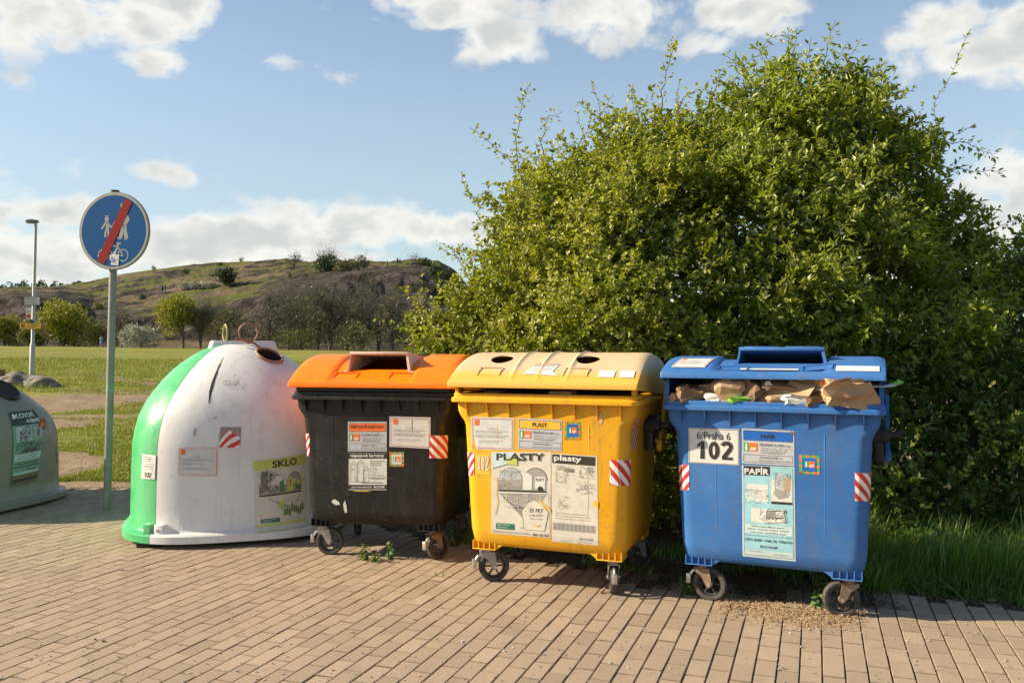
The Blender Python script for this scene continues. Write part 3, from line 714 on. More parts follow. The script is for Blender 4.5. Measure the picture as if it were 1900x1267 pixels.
class Bin:
    def __init__(s, name, label, pxl, Sl, theta, mat, group, zs=1.):
        d = F / Sl; x = (pxl - CX) / F * d; th = R(theta)
        c = Vector((x, d, 0)) + .612 * Vector((math.cos(th), -math.sin(th), 0)) + .5 * Vector((math.sin(th), math.cos(th), 0))
        s.c = c; s.th = th; s.root = thing(name, label, 'recycling container', c, -th, group); s.mat = mat; s.root.scale = (1, 1, zs)
        s.inv = (Matrix.Translation(c) @ Matrix.Rotation(-th, 4, 'Z') @ Matrix.Diagonal((1, 1, zs, 1))).inverted()
        bpy.context.view_layer.update()
    def px(s, px, py, y=None):
        """skin coordinates (u, z) on the front seen at a photograph point"""
        o = s.inv @ Vector((0, 0, CAMH)); q = s.inv @ Vector(((px - CX) / F * 5, 5, CAMH - (py - HZ) / F * 5)); dd = q - o
        yp = -.44
        for _ in range(5):
            t = (yp - o.y) / dd.y; p = o + dd * t; hw, yf, yb, r = prof(p.z)
            xx = p.x
            if y is not None: yp = y
            elif abs(xx) > hw - r:
                k = min(1., (abs(xx) - hw + r) / r); yp = -yf + r - r * math.sqrt(max(0, 1 - k * k))
            else: yp = -yf
        if y is not None: return xx, p.z
        if abs(xx) > hw - r:
            k = min(1., (abs(xx) - hw + r) / r); return math.copysign(hw - r + r * math.asin(k), xx), p.z
        return xx, p.z
    def sticker(s, tl, br, tr=None, bl=None, cols=6):
        """corners given at photograph points"""
        c00 = s.px(*tl); c11 = s.px(*br); c10 = s.px(*(tr or (br[0], tl[1]))); c01 = s.px(*(bl or (tl[0], br[1])))
        w = abs(c10[0] - c00[0]); h = abs(c00[1] - c01[1])
        def fn(u, v, hh):
            a = [c00[i] * (1 - u) + c10[i] * u for i in (0, 1)]; b = [c01[i] * (1 - u) + c11[i] * u for i in (0, 1)]
            p = [b[i] * (1 - v) + a[i] * v for i in (0, 1)]; return bin_surf(p[0], p[1], hh)
        return Sticker(w, h, fn, cols)
def lid_sticker(surf, x0, x1, y0, y1, name, parent, art, skew=0.):
    st = Sticker(abs(x1 - x0), abs(y1 - y0) * 1.1, lambda u, v, hh: surf(x0 + (x1 - x0) * u + skew * v, y0 + (y1 - y0) * v, hh + .003), 5)
    art(st); return st.build(name, parent)
GRP = 'four-wheeled recycling containers in a row'
# ---------------- black container, orange lid
def black_bin():
    B = Bin('wheeled_container', 'black container with bright orange lid standing between the white bell and the yellow container', 537, 257, 12, 'black_plastic', GRP); r = B.root
    body = body_shell(r, 'black_plastic'); side_gear(r, 'orange_plastic')
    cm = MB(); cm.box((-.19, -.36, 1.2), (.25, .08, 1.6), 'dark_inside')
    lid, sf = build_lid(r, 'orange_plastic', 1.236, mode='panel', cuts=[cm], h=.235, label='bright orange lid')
    hood(lid, sf, -.205, .27, -.385, .08, 1.487, 'hood_plastic')
    scoop(lid, sf, -.29, -.12, 'orange_plastic'); scoop(lid, sf, .13, .29, 'orange_plastic')
    m = MB(); m.box((-.575, -.47, 1.206), (.575, .3, 1.232), 'black_part', None, .004); m.build('lid_seal', r)
    for (x, y, sw, br) in ((-.42, -.325, 10, True), (.42, -.325, 62, True), (-.42, .32, 120, False), (.42, .32, 80, False)): caster(r, x, y, sw, brake=br, metal='galvanised' if x < 0 else 'rusty_steel')
    st = B.sticker((646, 782), (718, 837)); service_label(st, 'NÁPOJOVÉ KARTONY', 'logo_orange'); st.build('service_label', body)
    st = B.sticker((723, 772), (799, 832), (799, 774), (723, 828)); notice(st); st.build('notice_label', body)
    st = B.sticker((647, 839), (719, 909)); st.rect(0, 0, 1, 1, 'paper', 0); st.rect(.0, .84, 1, .98, 'ink', 1); st.text('nápojové kartony', .06, .855, .92, .965, 'paint_white', .012, 2)
    st.rect(.0, .03, 1, .15, 'ink', 1); st.text('OBALY VÝZNAMNĚ ŠETŘÍ', .08, .065, .6, .115, 'paint_white', .008, 2); st.text('EKO-KOM', .66, .06, .93, .12, 'paint_white', .015, 2)
    st.frame(0, 0, 1, 1, .003, 'ink', 2)
    for (x, w, hgt) in ((.06, .16, .46), (.24, .15, .5), (.4, .13, .32)):      # three drink cartons
        st.line([(x, .22), (x, .22 + hgt), (x + w / 2, .26 + hgt + .05), (x + w, .22 + hgt), (x + w, .22), (x, .22)], .0018, 'ink'); st.line([(x, .22 + hgt), (x + w, .22 + hgt)], .0018, 'ink')
    st.scribble(.08, .24, .5, .7, 14, 'ink', .0012, 3)
    st.micro(.56, .64, .93, .8, 3, 'ink_soft'); st.frame(.57, .46, .72, .6, .0016, 'ink', 2); st.scribble(.58, .47, .71, .59, 5, 'ink', .0012, 8)
    st.text('Sterilní nápoje?', .55, .38, .92, .425, 'ink_soft', .004); st.text('Děkujeme!', .55, .29, .95, .36, 'ink', .01); st.micro(.35, .18, .9, .23, 1, 'ink')
    st.build('carton_poster', body)
    st = B.sticker((723, 838), (750, 865)); square_badge(st, 'paper'); st.build('square_badge', body)
    st = B.sticker((561, 804), (575, 845)); hazard(st, 1); st.build('hazard_sticker', body)
    st = B.sticker((797, 807), (831, 849)); hazard(st, -1); st.build('hazard_sticker', body)
    for (a, b, c, d, s_) in ((616, 925, 632, 936, 1), (638, 927, 645, 951, 2), (655, 909, 690, 911, 3)):
        st = B.sticker((a, b), (c, d)); st.poly([(0, .7), (.35, 1), (.8, .6), (1, .1), (.5, 0), (.1, .35)], 'paper' if s_ != 3 else 'label_yellow'); st.build('sticker_remnant', body)
black_bin()
# ---------------- yellow container
def yellow_bin():
    B = Bin('wheeled_container', 'bright yellow container with sun-bleached beige lid and two round holes', 833, 290, 21, 'yellow_plastic', GRP, 1.02); r = B.root
    body = body_shell(r, 'yellow_plastic'); side_gear(r, 'yellow_plastic')
    cuts = []
    for cx in (-.335, .245):
        c = MB(); c.loft([[(cx + .076 * math.cos(2 * math.pi * k / 28), -.27 + .068 * math.sin(2 * math.pi * k / 28), z) for k in range(28)] for z in (1.2, 1.7)], 'yellow_plastic'); cuts.append(c)
    lid, sf = build_lid(r, 'faded_yellow_plastic', 1.221, mode='ribs', cuts=cuts, label='beige faded lid with two throw-in holes', tilt=-1.2, h=.225)
    scoop(lid, sf, -.43, -.28, 'faded_yellow_plastic'); scoop(lid, sf, .14, .29, 'faded_yellow_plastic')
    for s in (-1, 1):
        m = MB(); m.box((s * .575 - .012, -.46, 1.2), (s * .575 + .012, -.38, 1.3), 'yellow_plastic', None, .003); m.build('lid_support', r)
    m = MB(); m.box((-.56, -.44, 1.195), (.56, .3, 1.201), 'dark_inside');  # dark slab across the body mouth stands in for the shaded interior
    m.box((.02, -.44, 1.2), (.16, -.3, 1.222), 'kraft', Matrix.Rotation(.05, 4, 'Z')); m.box((-.4, -.42, 1.2), (-.3, -.3, 1.215), 'kraft_dark')
    m.build('contents_and_dark_slab', r)
    for (x, y, sw, br) in ((-.42, -.325, 35, True), (.42, -.325, 108, True), (-.42, .32, 120, False), (.42, .32, 60, False)): caster(r, x, y, sw, brake=br, metal='galvanised')
    st = B.sticker((874, 773), (953, 835), (953, 775), (874, 832)); notice(st); st.build('notice_label', body)
    st = B.sticker((961, 775), (1043, 837), (1043, 779), (961, 832)); service_label(st, 'PLAST', 'label_yellow'); st.build('service_label', body)
    st = B.sticker((1048, 782), (1077, 815)); square_badge(st); st.build('square_badge', body)
    # large heart-shaped campaign poster, torn and half peeled
    st = B.sticker((912, 838), (1022, 997), (1022, 838), (912, 988), 8)
    st.rect(0, 0, 1, 1, 'paper_old', 0); st.text('PLASTY', .09, .9, .89, .985, 'ink', .02); st.ell(.75, .665, .2, .15, 'ink', 1, 28, 0, 180); st.ell(.75, .665, .19, .142, 'ink_grey', 2, 28, 0, 180)
    st.ell(.33, .665, .2, .15, 'ink_soft', 1, 28, 0, 180); st.ell(.33, .665, .19, .142, 'paper_grey', 2, 28, 0, 180)
    st.rect(.13, .54, .93, .665, 'ink_grey', 1); st.rect(.13, .525, .93, .545, 'ink', 2); st.line([(.12, .505), (.94, .52)], .006, 'paper', 4)
    st.poly([(.14, .5), (.93, .5), (.75, .33), (.52, .22)], 'ink_grey', 1)
    for k in range(9): st.line([(.16 + k * .03, .49 - k * .02), (.54 + k * .02, .24 + k * .012)], .0016, 'ink')
    st.poly([(.54, .55), (.54, .71), (.6, .76), (.69, .72), (.69, .55)], 'paper', 3); st.poly([(.74, .57), (.74, .71), (.91, .71), (.91, .57)], 'paper', 3); st.text('PLASTY', .755, .66, .895, .695, 'ink', .015, 4); st.ell(.83, .57, .045, .03, 'ink', 4)
    st.scribble(.14, .56, .5, .78, 26, 'ink_soft', .0016, 4, 4); st.scribble(.2, .3, .62, .5, 16, 'paper_old', .003, 5, 4)
    st.poly([(.56, .08), (.52, .3), (.62, .4), (.72, .44), (.84, .4), (.96, .3), (.9, .08)], 'paper_old', 4); st.line([(.56, .08), (.52, .3), (.62, .4), (.72, .44), (.84, .4), (.96, .3)], .002, 'ink_soft', 5)
    st.text('25 PET', .65, .29, .88, .335, 'ink', .015, 5); st.text('LAHVÍ=', .65, .24, .88, .28, 'ink_soft', .005, 5); st.text('1 fleece mikina', .65, .205, .87, .227, 'ink_soft', 0, 5)
    st.poly([(.82, .45), (.86, .42), (1, .34), (1, .3), (.9, .36), (.8, .43)], 'label_yellow', 6); st.line([(.7, .15), (.75, .13), (.83, .15), (.78, .11)], .004, 'label_yellow', 6); st.line([(.97, .5), (.98, .3), (.99, .02)], .003, 'ink_soft', 6)
    st.line([(.08, .7), (.1, .62), (.085, .5), (.11, .4), (.06, .25)], .005, 'label_yellow', 6); st.line([(.1, .7), (.115, .6), (.1, .48), (.12, .36), (.07, .23)], .0016, 'ink_soft', 6)
    st.rect(.08, .065, .4, .135, 'dark_green', 2); st.text('Magistrát hlavního', .1, .105, .32, .125, 'paint_white', 0, 3); st.text('města Prahy', .1, .075, .28, .095, 'paint_white', 0, 3)
    st.text('www.trideniodpadu.cz', .48, .085, .88, .11, 'ink_soft', .0); st.text('Ombudsman pro zdravé město', .02, .015, .66, .045, 'ink', .0); st.text('800 100 000', .7, .012, .97, .042, 'ink', .012)
    st.poly([(0, 1), (.0, .8), (.3, .86), (.42, .95), (.4, 1)], 'sky_pale', 5); st.poly([(.26, .93), (.26, .86), (.44, .84), (.44, .92)], 'lime_band', 6); st.text('PLASTY', .09, .9, .89, .985, 'ink', .02, 7)
    st.build('campaign_poster', body)
    st = B.sticker((1023, 840), (1110, 1011), (1108, 846), (1024, 1003), 6)
    st.rect(0, 0, 1, 1, 'paper_old', 0); st.rect(.02, .89, .96, .99, 'ink', 1); st.text('plasty', .06, .905, .66, .985, 'paint_white', .02, 2); st.scribble(.1, .68, .4, .86, 22, 'ink_soft', .002, 11); st.scribble(.62, .74, .92, .87, 24, 'ink_soft', .0022, 12); st.scribble(.55, .57, .95, .69, 26, 'ink_grey', .002, 13)
    st.scribble(.15, .38, .45, .52, 18, 'ink_grey', .0016, 14); st.rect(.28, .8, .5, .84, 'ink_soft', 2); st.micro(.29, .805, .49, .835, 2, 'paper'); st.micro(.08, .26, .95, .35, 3, 'ink_grey', fill=.2)
    st.line([(.79, .72), (.8, .5), (.78, .3)], .002, 'ink_soft'); st.rect(.02, .14, .95, .22, 'ink_grey', 1)
    for k in range(30): st.line([(.03 + k * .03, .135), (.035 + k * .03, .215)], .0015, 'ink_soft' if k % 3 else 'paper', 2)
    st.text('EKO-KOM', .6, .05, .88, .075, 'ink_soft', .01); st.text('www.ekokom.cz', .16, .015, .45, .035, 'ink_grey', 0); st.text('www.jaktridit.cz', .55, .015, .86, .035, 'ink_grey', 0)
    st.poly([(.9, .49), (1.01, .5), (1.01, .42), (.93, .44)], 'label_yellow', 4); st.build('sorting_poster', body)
    st = B.sticker((862, 838), (880, 881)); hazard(st, 1); st.poly([(.2, 0), (1, .6), (1, 0)], 'paint_white', 2); st.build('hazard_sticker', body)
    st = B.sticker((1131, 852), (1169, 900), (1169, 853), (1131, 898)); hazard(st, -1, pitch=.08); st.poly([(0, .1), (0, .62), (.35, .45), (.45, 0), (.1, 0)], 'paint_white', 2); st.build('hazard_sticker', body)
    c0 = .60; st = Sticker(.15, .19, lambda u, v, hh: bin_surf(c0 + .14 * u, .875 + .19 * v, hh), 6); hazard(st, 1, 'hazard_red', .06); st.build('hazard_sticker', body)
    st = B.sticker((882, 838), (912, 880)); st.rect(0, 0, .9, .9, 'label_yellow', 0); num102(st, .1, .2, .85, .8, 'paper', .3, 'label_yellow'); st.build('peeled_number', body)
    st = B.sticker((1110, 765), (1119, 788)); st.ell(.5, .5, .5, .5, 'tan_torn', 0); st.ell(.5, .52, .3, .36, 'label_yellow', 1); st.build('stain', body)
    def art(s): s.poly([(0, .1), (.2, .6), (.22, .95), (.9, 1), (.8, .3), (1, 0), (.5, .1)], 'paper', 0); s.micro(.2, .2, .8, .8, 3, 'paper_grey'); s.poly([(.2, .7), (.25, 1), (.88, 1), (.84, .85)], 'tan_torn', 2)
    lid_sticker(sf, -.13, .11, -.47, -.35, 'torn_label', lid, art)
    lid_sticker(sf, .36, .46, -.475, -.42, 'torn_label', lid, lambda s: s.rect(0, 0, 1, 1, 'paper', 0)); lid_sticker(sf, .49, .58, -.475, -.42, 'torn_label', lid, lambda s: s.rect(0, 0, 1, 1, 'paper', 0))
yellow_bin()
# ---------------- blue container
def blue_bin():
    B = Bin('wheeled_container', 'blue container overflowing with waste paper, its lid propped open', 1226, 311, 23.5, 'blue_plastic', GRP); r = B.root
    body = body_shell(r, 'blue_plastic'); side_gear(r, 'blue_plastic')
    cm = MB(); cm.box((-.17, -.30, 1.2), (.28, .1, 1.8), 'dark_inside')
    lid, sf = build_lid(r, 'blue_plastic', 1.205, mode='panel', tilt=-7.4, cuts=[cm], h=.185, zback=1.2)
    zt = sf(0, -.3)[2] + .088
    hood(lid, sf, -.20, .31, -.33, .1, zt, 'blue_plastic', recess=True)
    scoop(lid, sf, -.29, -.12, 'blue_plastic'); scoop(lid, sf, .18, .34, 'blue_plastic')
    for s in (-1, 1):
        m = MB(); m.prism([(-.44, 1.206), (-.40, 1.206), (-.40, 1.325), (-.425, 1.328)], s * .59 - .012, s * .59 + .012, 'blue_plastic', 'yz'); m.prism([(-.40, 1.206), (.42, 1.2), (-.40, 1.32)], s * .595 - .004, s * .595 + .004, 'blue_plastic', 'yz'); m.build('lid_skirt', r)
    m = MB(); m.box((-.55, -.3, 1.3), (.55, .35, 1.306), 'dark_inside', Matrix.Translation((0, .5, 1.2)) @ Matrix.Rotation(R(-7.4), 4, 'X') @ Matrix.Translation((0, -.5, -1.2)))
    for (x, y, sw, br) in ((-.40, -.325, -3, True), (.42, -.325, 195, False), (-.42, .32, 120, False), (.42, .32, 60, False)): caster(r, x, y, sw, brake=br)
    st = B.sticker((1277, 793), (1371, 863), (1371, 796), (1277, 858)); st.rect(0, 0, 1, 1, 'paper', 0); st.frame(.01, .015, .985, .985, .0025, 'ink_soft'); st.text('6/Praha 6', .17, .69, .83, .9, 'ink', .0); num102(st, .13, .14, .89, .63, 'ink', .3); st.build('number_plate', body)
    st = B.sticker((1376, 794), (1473, 864), (1473, 799), (1376, 859)); service_label(st, 'PAPÍR', 'label_blue', 'paper_grey'); st.ell(.95, .95, .025, .04, 'rust_red', 4); st.build('service_label', body)
    st = B.sticker((1376, 862), (1475, 1040), (1473, 866), (1377, 1030), 6)
    st.rect(0, 0, 1, 1, 'sky_pale', 0); st.rect(.03, .05, .97, .99, 'sky_blue', 1); st.frame(.03, .02, .97, .99, .0016, 'ink_soft', 2); st.rect(.03, .895, .54, .995, 'ink', 2); st.text('PAPÍR', .05, .905, .52, .985, 'paint_white', .02, 3)
    st.rect(.56, .615, .95, .86, 'paper', 2); st.scribble(.6, .7, .92, .93, 30, 'ink_soft', .0018, 21); st.poly([(.66, .9), (.68, .76), (.78, .74), (.8, .92), (.74, .94)], 'paper_grey', 3); st.poly([(.8, .88), (.8, .74), (.92, .74), (.93, .9)], 'tan_torn', 3); st.rect(.56, .6, .95, .625, 'ink', 4)
    st.poly([(.6, .71), (.7, .65), (.9, .68), (.82, .74), (.64, .76)], 'ink_grey', 3); st.rect(.1, .61, .5, .8, 'paper', 2); st.scribble(.07, .6, .5, .74, 24, 'ink_soft', .0014, 22); st.poly([(.05, .7), (.1, .6), (.24, .62), (.22, .74)], 'sky_pale', 3)
    st.rect(.17, .385, .82, .54, 'paper', 2); st.scribble(.35, .4, .85, .54, 34, 'ink', .0015, 23); st.poly([(.47, .44), (.47, .52), (.62, .53), (.64, .45)], 'ink_grey', 3); st.line([(.47, .44), (.47, .52), (.8, .53), (.8, .46), (.64, .44), (.47, .44)], .002, 'ink', 4); st.line([(.32, .44), (.45, .385), (.7, .4), (.88, .42)], .002, 'ink', 4)
    st.rect(.05, .265, .95, .36, 'sky_pale', 2)
    for i, (t_, a, b) in enumerate((('Nevhazujte dětské pleny,', .18, .8), ('uhlový, voskový, mokrý, mastný', .1, .88), ('nebo jinak znečištěný papír.', .15, .84))): st.text(t_, a, .333 - i * .032, b, .353 - i * .032, 'ink', 0.006, 3)
    st.text('Ostatním děkujeme za pomoc při třídění', .05, .235, .95, .252, 'ink', 0.0, 3); st.text('DĚKUJEME VÁM, ŽE TŘÍDÍTE!', .05, .175, .95, .215, 'ink', .008, 3); st.text('EKO-KOM', .34, .115, .66, .14, 'ink', .02, 3)
    st.rect(.05, .03, .95, .085, 'sky_pale', 2); st.text('www.jaktridit.cz', .1, .06, .38, .078, 'ink_soft', 0, 3); st.text('www.ekokom.cz', .58, .045, .9, .063, 'ink_soft', 0, 3)
    st.build('sorting_poster', body)
    st = B.sticker((1482, 843), (1520, 880), (1520, 845), (1482, 878)); square_badge(st); st.build('square_badge', body)
    st = B.sticker((1252, 861), (1278, 908)); hazard(st, 1); st.build('hazard_sticker', body)
    st = B.sticker((1585, 876), (1616, 928)); hazard(st, -1); st.build('hazard_sticker', body)
    st = B.sticker((1571, 758), (1590, 767)); st.rect(0, 0, 1, 1, 'paper', 0); st.scribble(0, 0, 1, 1, 6, 'ink', .003, 4)
    lid_sticker(sf, -.56, -.36, -.47, -.31, 'notice_label', lid, lambda s: notice(s), .03)
    def strip(s): s.rect(0, 0, 1, 1, 'paper', 0); s.text('ZMAČKEJTE A SEŠLÁPNĚTE KRABICE', .06, .3, .94, .7, 'ink_soft', 0)
    lid_sticker(sf, -.16, .16, -.485, -.43, 'paper_strip', lid, strip); lid_sticker(sf, .36, .58, -.495, -.44, 'paper_strip', lid, lambda s: s.rect(0, 0, 1, 1, 'paper', 0))
    return B
BB = blue_bin()

# ---------------- waste paper heaped in the blue container
def crumple(name, label, cat, at, size, mat, seed, rot=0., amp=.25, mats=None, group=None, cuts=3, flap=True):
    """a squashed paper bag: flat panels, sharp creases, an open torn mouth"""
    g = random.Random(seed); bm = bmesh.new(); bmesh.ops.create_cube(bm, size=2); bmesh.ops.subdivide_edges(bm, edges=bm.edges[:], cuts=cuts, use_grid_fill=True)
    for v in bm.verts:
        p = v.co; k = 1 - .12 * (p.length - 1); j = Vector((g.uniform(-1, 1), g.uniform(-1, 1), g.uniform(-1, 1))) * amp * .42
        w = Vector((noise.noise(p * .9 + Vector((seed, 0, 0))), noise.noise(p * .9 + Vector((0, seed, 0))), noise.noise(p * .9 + Vector((0, 0, seed))))) * amp * 1.6
        q = p * k + j + w; v.co = Vector((q.x * size[0], q.y * size[1], q.z * size[2]))
    bmesh.ops.triangulate(bm, faces=bm.faces[:], quad_method='SHORT_EDGE')
    bm.verts.index_update(); m = MB(); m.v = [v.co[:] for v in bm.verts]
    for f in bm.faces:
        m.f.append(tuple(v.index for v in f.verts)); c = f.calc_center_median()
        mm = mat if not mats or noise.noise(Vector(c) * 9 + Vector((seed * 3, 1, 2))) < mats[1] else mats[0]; m.m.append(m.mi(mm))
    bm.free()
    if flap:
        sx, sy, sz = size
        for k in range(3):
            a = Vector((sx * g.uniform(-1, .4), -sy * g.uniform(.2, 1), sz * g.uniform(.5, 1))); u = Vector((g.uniform(.3, .8) * sx, g.uniform(-.2, .2) * sy, g.uniform(-.2, .3) * sz)); v_ = Vector((g.uniform(-.2, .2) * sx, g.uniform(-.5, .1) * sy, g.uniform(.25, .5) * sz))
            m.add([a, a + u * .5 + v_ * .1, a + u, a + u + v_ * .9, a + u * .6 + v_ * 1.1, a + v_ * .8], [(0, 1, 4, 5), (1, 2, 3, 4)], mat)
    o = m.build(name, None, 0)
    Mw = BB.inv.inverted() @ Matrix.Translation(at) @ Matrix.Rotation(rot, 4, 'Z') @ Matrix.Rotation(rot * .6, 4, 'X'); o.matrix_world = Mw
    return tag(o, label, cat, group)
def sheet(name, label, cat, at, w, h, mat, rot, curl=.03, seed=1, th=.004, group=None, stripe=None):
    nx, ny = 8, 6; vs = []; m = MB()
    for k in (0, 1):
        for j in range(ny + 1):
            for i in range(nx + 1):
                x = (i / nx - .5) * w; y = (j / ny - .5) * h
                z = curl * (noise.noise(Vector((x * 6 + seed, y * 6, 0))) + (x / w) ** 2 * 1.5); vs.append((x, y, z + k * th))
    a = (nx + 1) * (ny + 1)
    fs = []
    for j in range(ny):
        for i in range(nx):
            q = j * (nx + 1) + i; fs.append((q, q + 1, q + nx + 2, q + nx + 1)); fs.append((a + q, a + q + nx + 1, a + q + nx + 2, a + q + 1))
    bd = [i for i in range(nx + 1)] + [j * (nx + 1) + nx for j in range(1, ny + 1)] + [ny * (nx + 1) + i for i in range(nx - 1, -1, -1)] + [j * (nx + 1) for j in range(ny - 1, 0, -1)]
    for i in range(len(bd)): b = bd[(i + 1) % len(bd)]; fs.append((bd[i], b, a + b, a + bd[i]))
    m.add(vs, fs, mat); 
    if stripe:
        k = m.mi(stripe)
        for i, f in enumerate(m.f):
            if all(vs[q][0] > w * .22 for q in f): m.m[i] = k
    o = m.build(name, None, 0); o.matrix_world = BB.inv.inverted() @ Matrix.Translation(at) @ rot.to_4x4(); return tag(o, label, cat, group)
def E(x, y, z): 
    from mathutils import Euler
    return Euler((R(x), R(y), R(z))).to_matrix()
WG = 'waste paper in the blue container'
crumple('paper_bag', 'large crumpled brown paper bag bulging over the right end of the blue rim', 'paper bag', (.41, -.455, 1.275), (.135, .085, .075), 'kraft', 3, .35, .3, group=WG)
crumple('paper_bag', 'brown bag with orange print tucked behind the largest crumpled bag', 'paper bag', (.32, -.40, 1.30), (.075, .06, .06), 'kraft', 9, .9, .3, ('logo_orange', .25), group=WG)
crumple('paper_bag', 'creased brown bag just right of the dark gap, above the green wrapper', 'paper bag', (-.22, -.42, 1.262), (.085, .06, .062), 'kraft', 5, .2, .35, group=WG)
crumple('paper_bag', 'brown bag with flat side beside the cardboard in the middle', 'paper bag', (-.08, -.40, 1.265), (.07, .06, .062), 'kraft_dark', 14, 1.1, .2, group=WG)
crumple('paper_bag', 'folded brown bag at the far left end of the blue container', 'paper bag', (-.45, -.42, 1.24), (.08, .06, .05), 'kraft_dark', 7, .5, .3, group=WG)
crumple('plastic_wrapper', 'bright green and white crumpled wrapper on the blue rim', 'wrapper', (-.16, -.455, 1.215), (.07, .03, .022), 'green_wrap', 6, .3, .4, ('paper', .12), group=WG) if simple('green_wrap', (.25, .62, .08), .4) else None
crumple('paper_wad', 'white and pale blue crumpled paper on the blue rim near its middle', 'crumpled paper', (.15, -.455, 1.222), (.075, .035, .024), 'paper', 8, .2, .4, ('sky_pale', .15), group=WG)
sheet('cardboard_sheet', 'plain brown cardboard flap standing in the middle of the paper heap', 'cardboard', (.03, -.43, 1.25), .2, .13, 'cardboard', E(66, 8, -8), .01, 2, group=WG)
sheet('cardboard_sheet', 'torn cardboard lying right under the propped blue lid', 'cardboard', (.1, -.38, 1.315), .3, .16, 'cardboard', E(30, -5, 10), .03, 4, group=WG)
sheet('cardboard_sheet', 'crumpled cardboard strip beside the yellow printed carton', 'cardboard', (.17, -.45, 1.275), .16, .08, 'kraft', E(38, 12, -25), .04, 7, group=WG)
sheet('cardboard_sheet', 'upright light brown cardboard between the creased bag and the far left bag', 'cardboard', (-.34, -.40, 1.25), .12, .1, 'kraft', E(75, -6, 12), .02, 19, group=WG)
sheet('newspaper', 'grey folded newspaper under the lid behind the middle bags', 'newspaper', (-.12, -.30, 1.32), .3, .12, 'paper_grey', E(25, 3, -4), .03, 23, .01, group=WG)
sheet('cardboard_sheet', 'flat cardboard piece lying behind the largest crumpled bag', 'cardboard', (.45, -.34, 1.325), .24, .14, 'cardboard', E(28, 4, 6), .02, 29, group=WG)
sheet('dark_sheet', 'dark folded sheet standing in the left gap under the blue lid', 'cardboard', (-.33, -.33, 1.265), .14, .12, 'kraft_dark', E(70, 10, 20), .05, 9, group=WG)
sheet('magazine', 'rolled pale blue magazine beside the yellow printed carton', 'magazine', (.21, -.41, 1.29), .15, .07, 'paper_grey', E(30, 16, -12), .05, 11, .008, group=WG)
sheet('leaflet', 'white leaflet with a green end sticking out beyond the right end of the blue container', 'leaflet', (.615, -.42, 1.305), .17, .05, 'paper', E(12, -14, 25), .03, 12, .003, group=WG, stripe='green_wrap')
for i_, (lb_, x_, z_, mt_, sz_) in enumerate((('small white crumpled scrap between the far left bag and the green wrapper', -.31, 1.222, 'paper', .032), ('small brown scrap on the rim left of the white crumpled paper', .05, 1.22, 'kraft', .035),
    ('dark brown crushed scrap right of the white crumpled paper', .25, 1.224, 'kraft_dark', .038), ('pale grey crushed paper between the creased bag and the flat-sided bag', -.15, 1.295, 'paper_grey', .035), ('little brown scrap in the left corner of the blue container', -.535, 1.218, 'kraft', .028), ('white torn paper tucked above the cardboard flap in the middle', .0, 1.30, 'paper', .03))):
    crumple('paper_scrap', lb_, 'crumpled paper', (x_, -.455 if z_ < 1.26 else -.42, z_), (sz_ * 1.5, sz_ * .8, sz_ * .8), mt_, 40 + i_, .3 * i_, .3, group=WG, cuts=2, flap=i_ % 2 == 0)
def carton():
    m = MB(); M = BB.inv.inverted() @ Matrix.Translation((.26, -.34, 1.29)) @ E(14, 10, -6).to_4x4(); m.box((-.12, -.05, -.045), (.12, .05, .045), 'label_yellow', None, .004)
    for k in range(6): m.box((-.08 + k * .026, -.0515, -.02), (-.066 + k * .026, -.0505, .015), 'ink')
    o = m.build('printed_carton'); o.matrix_world = M; tag(o, 'yellow printed carton lying behind the large brown bag', 'carton', WG)
carton()

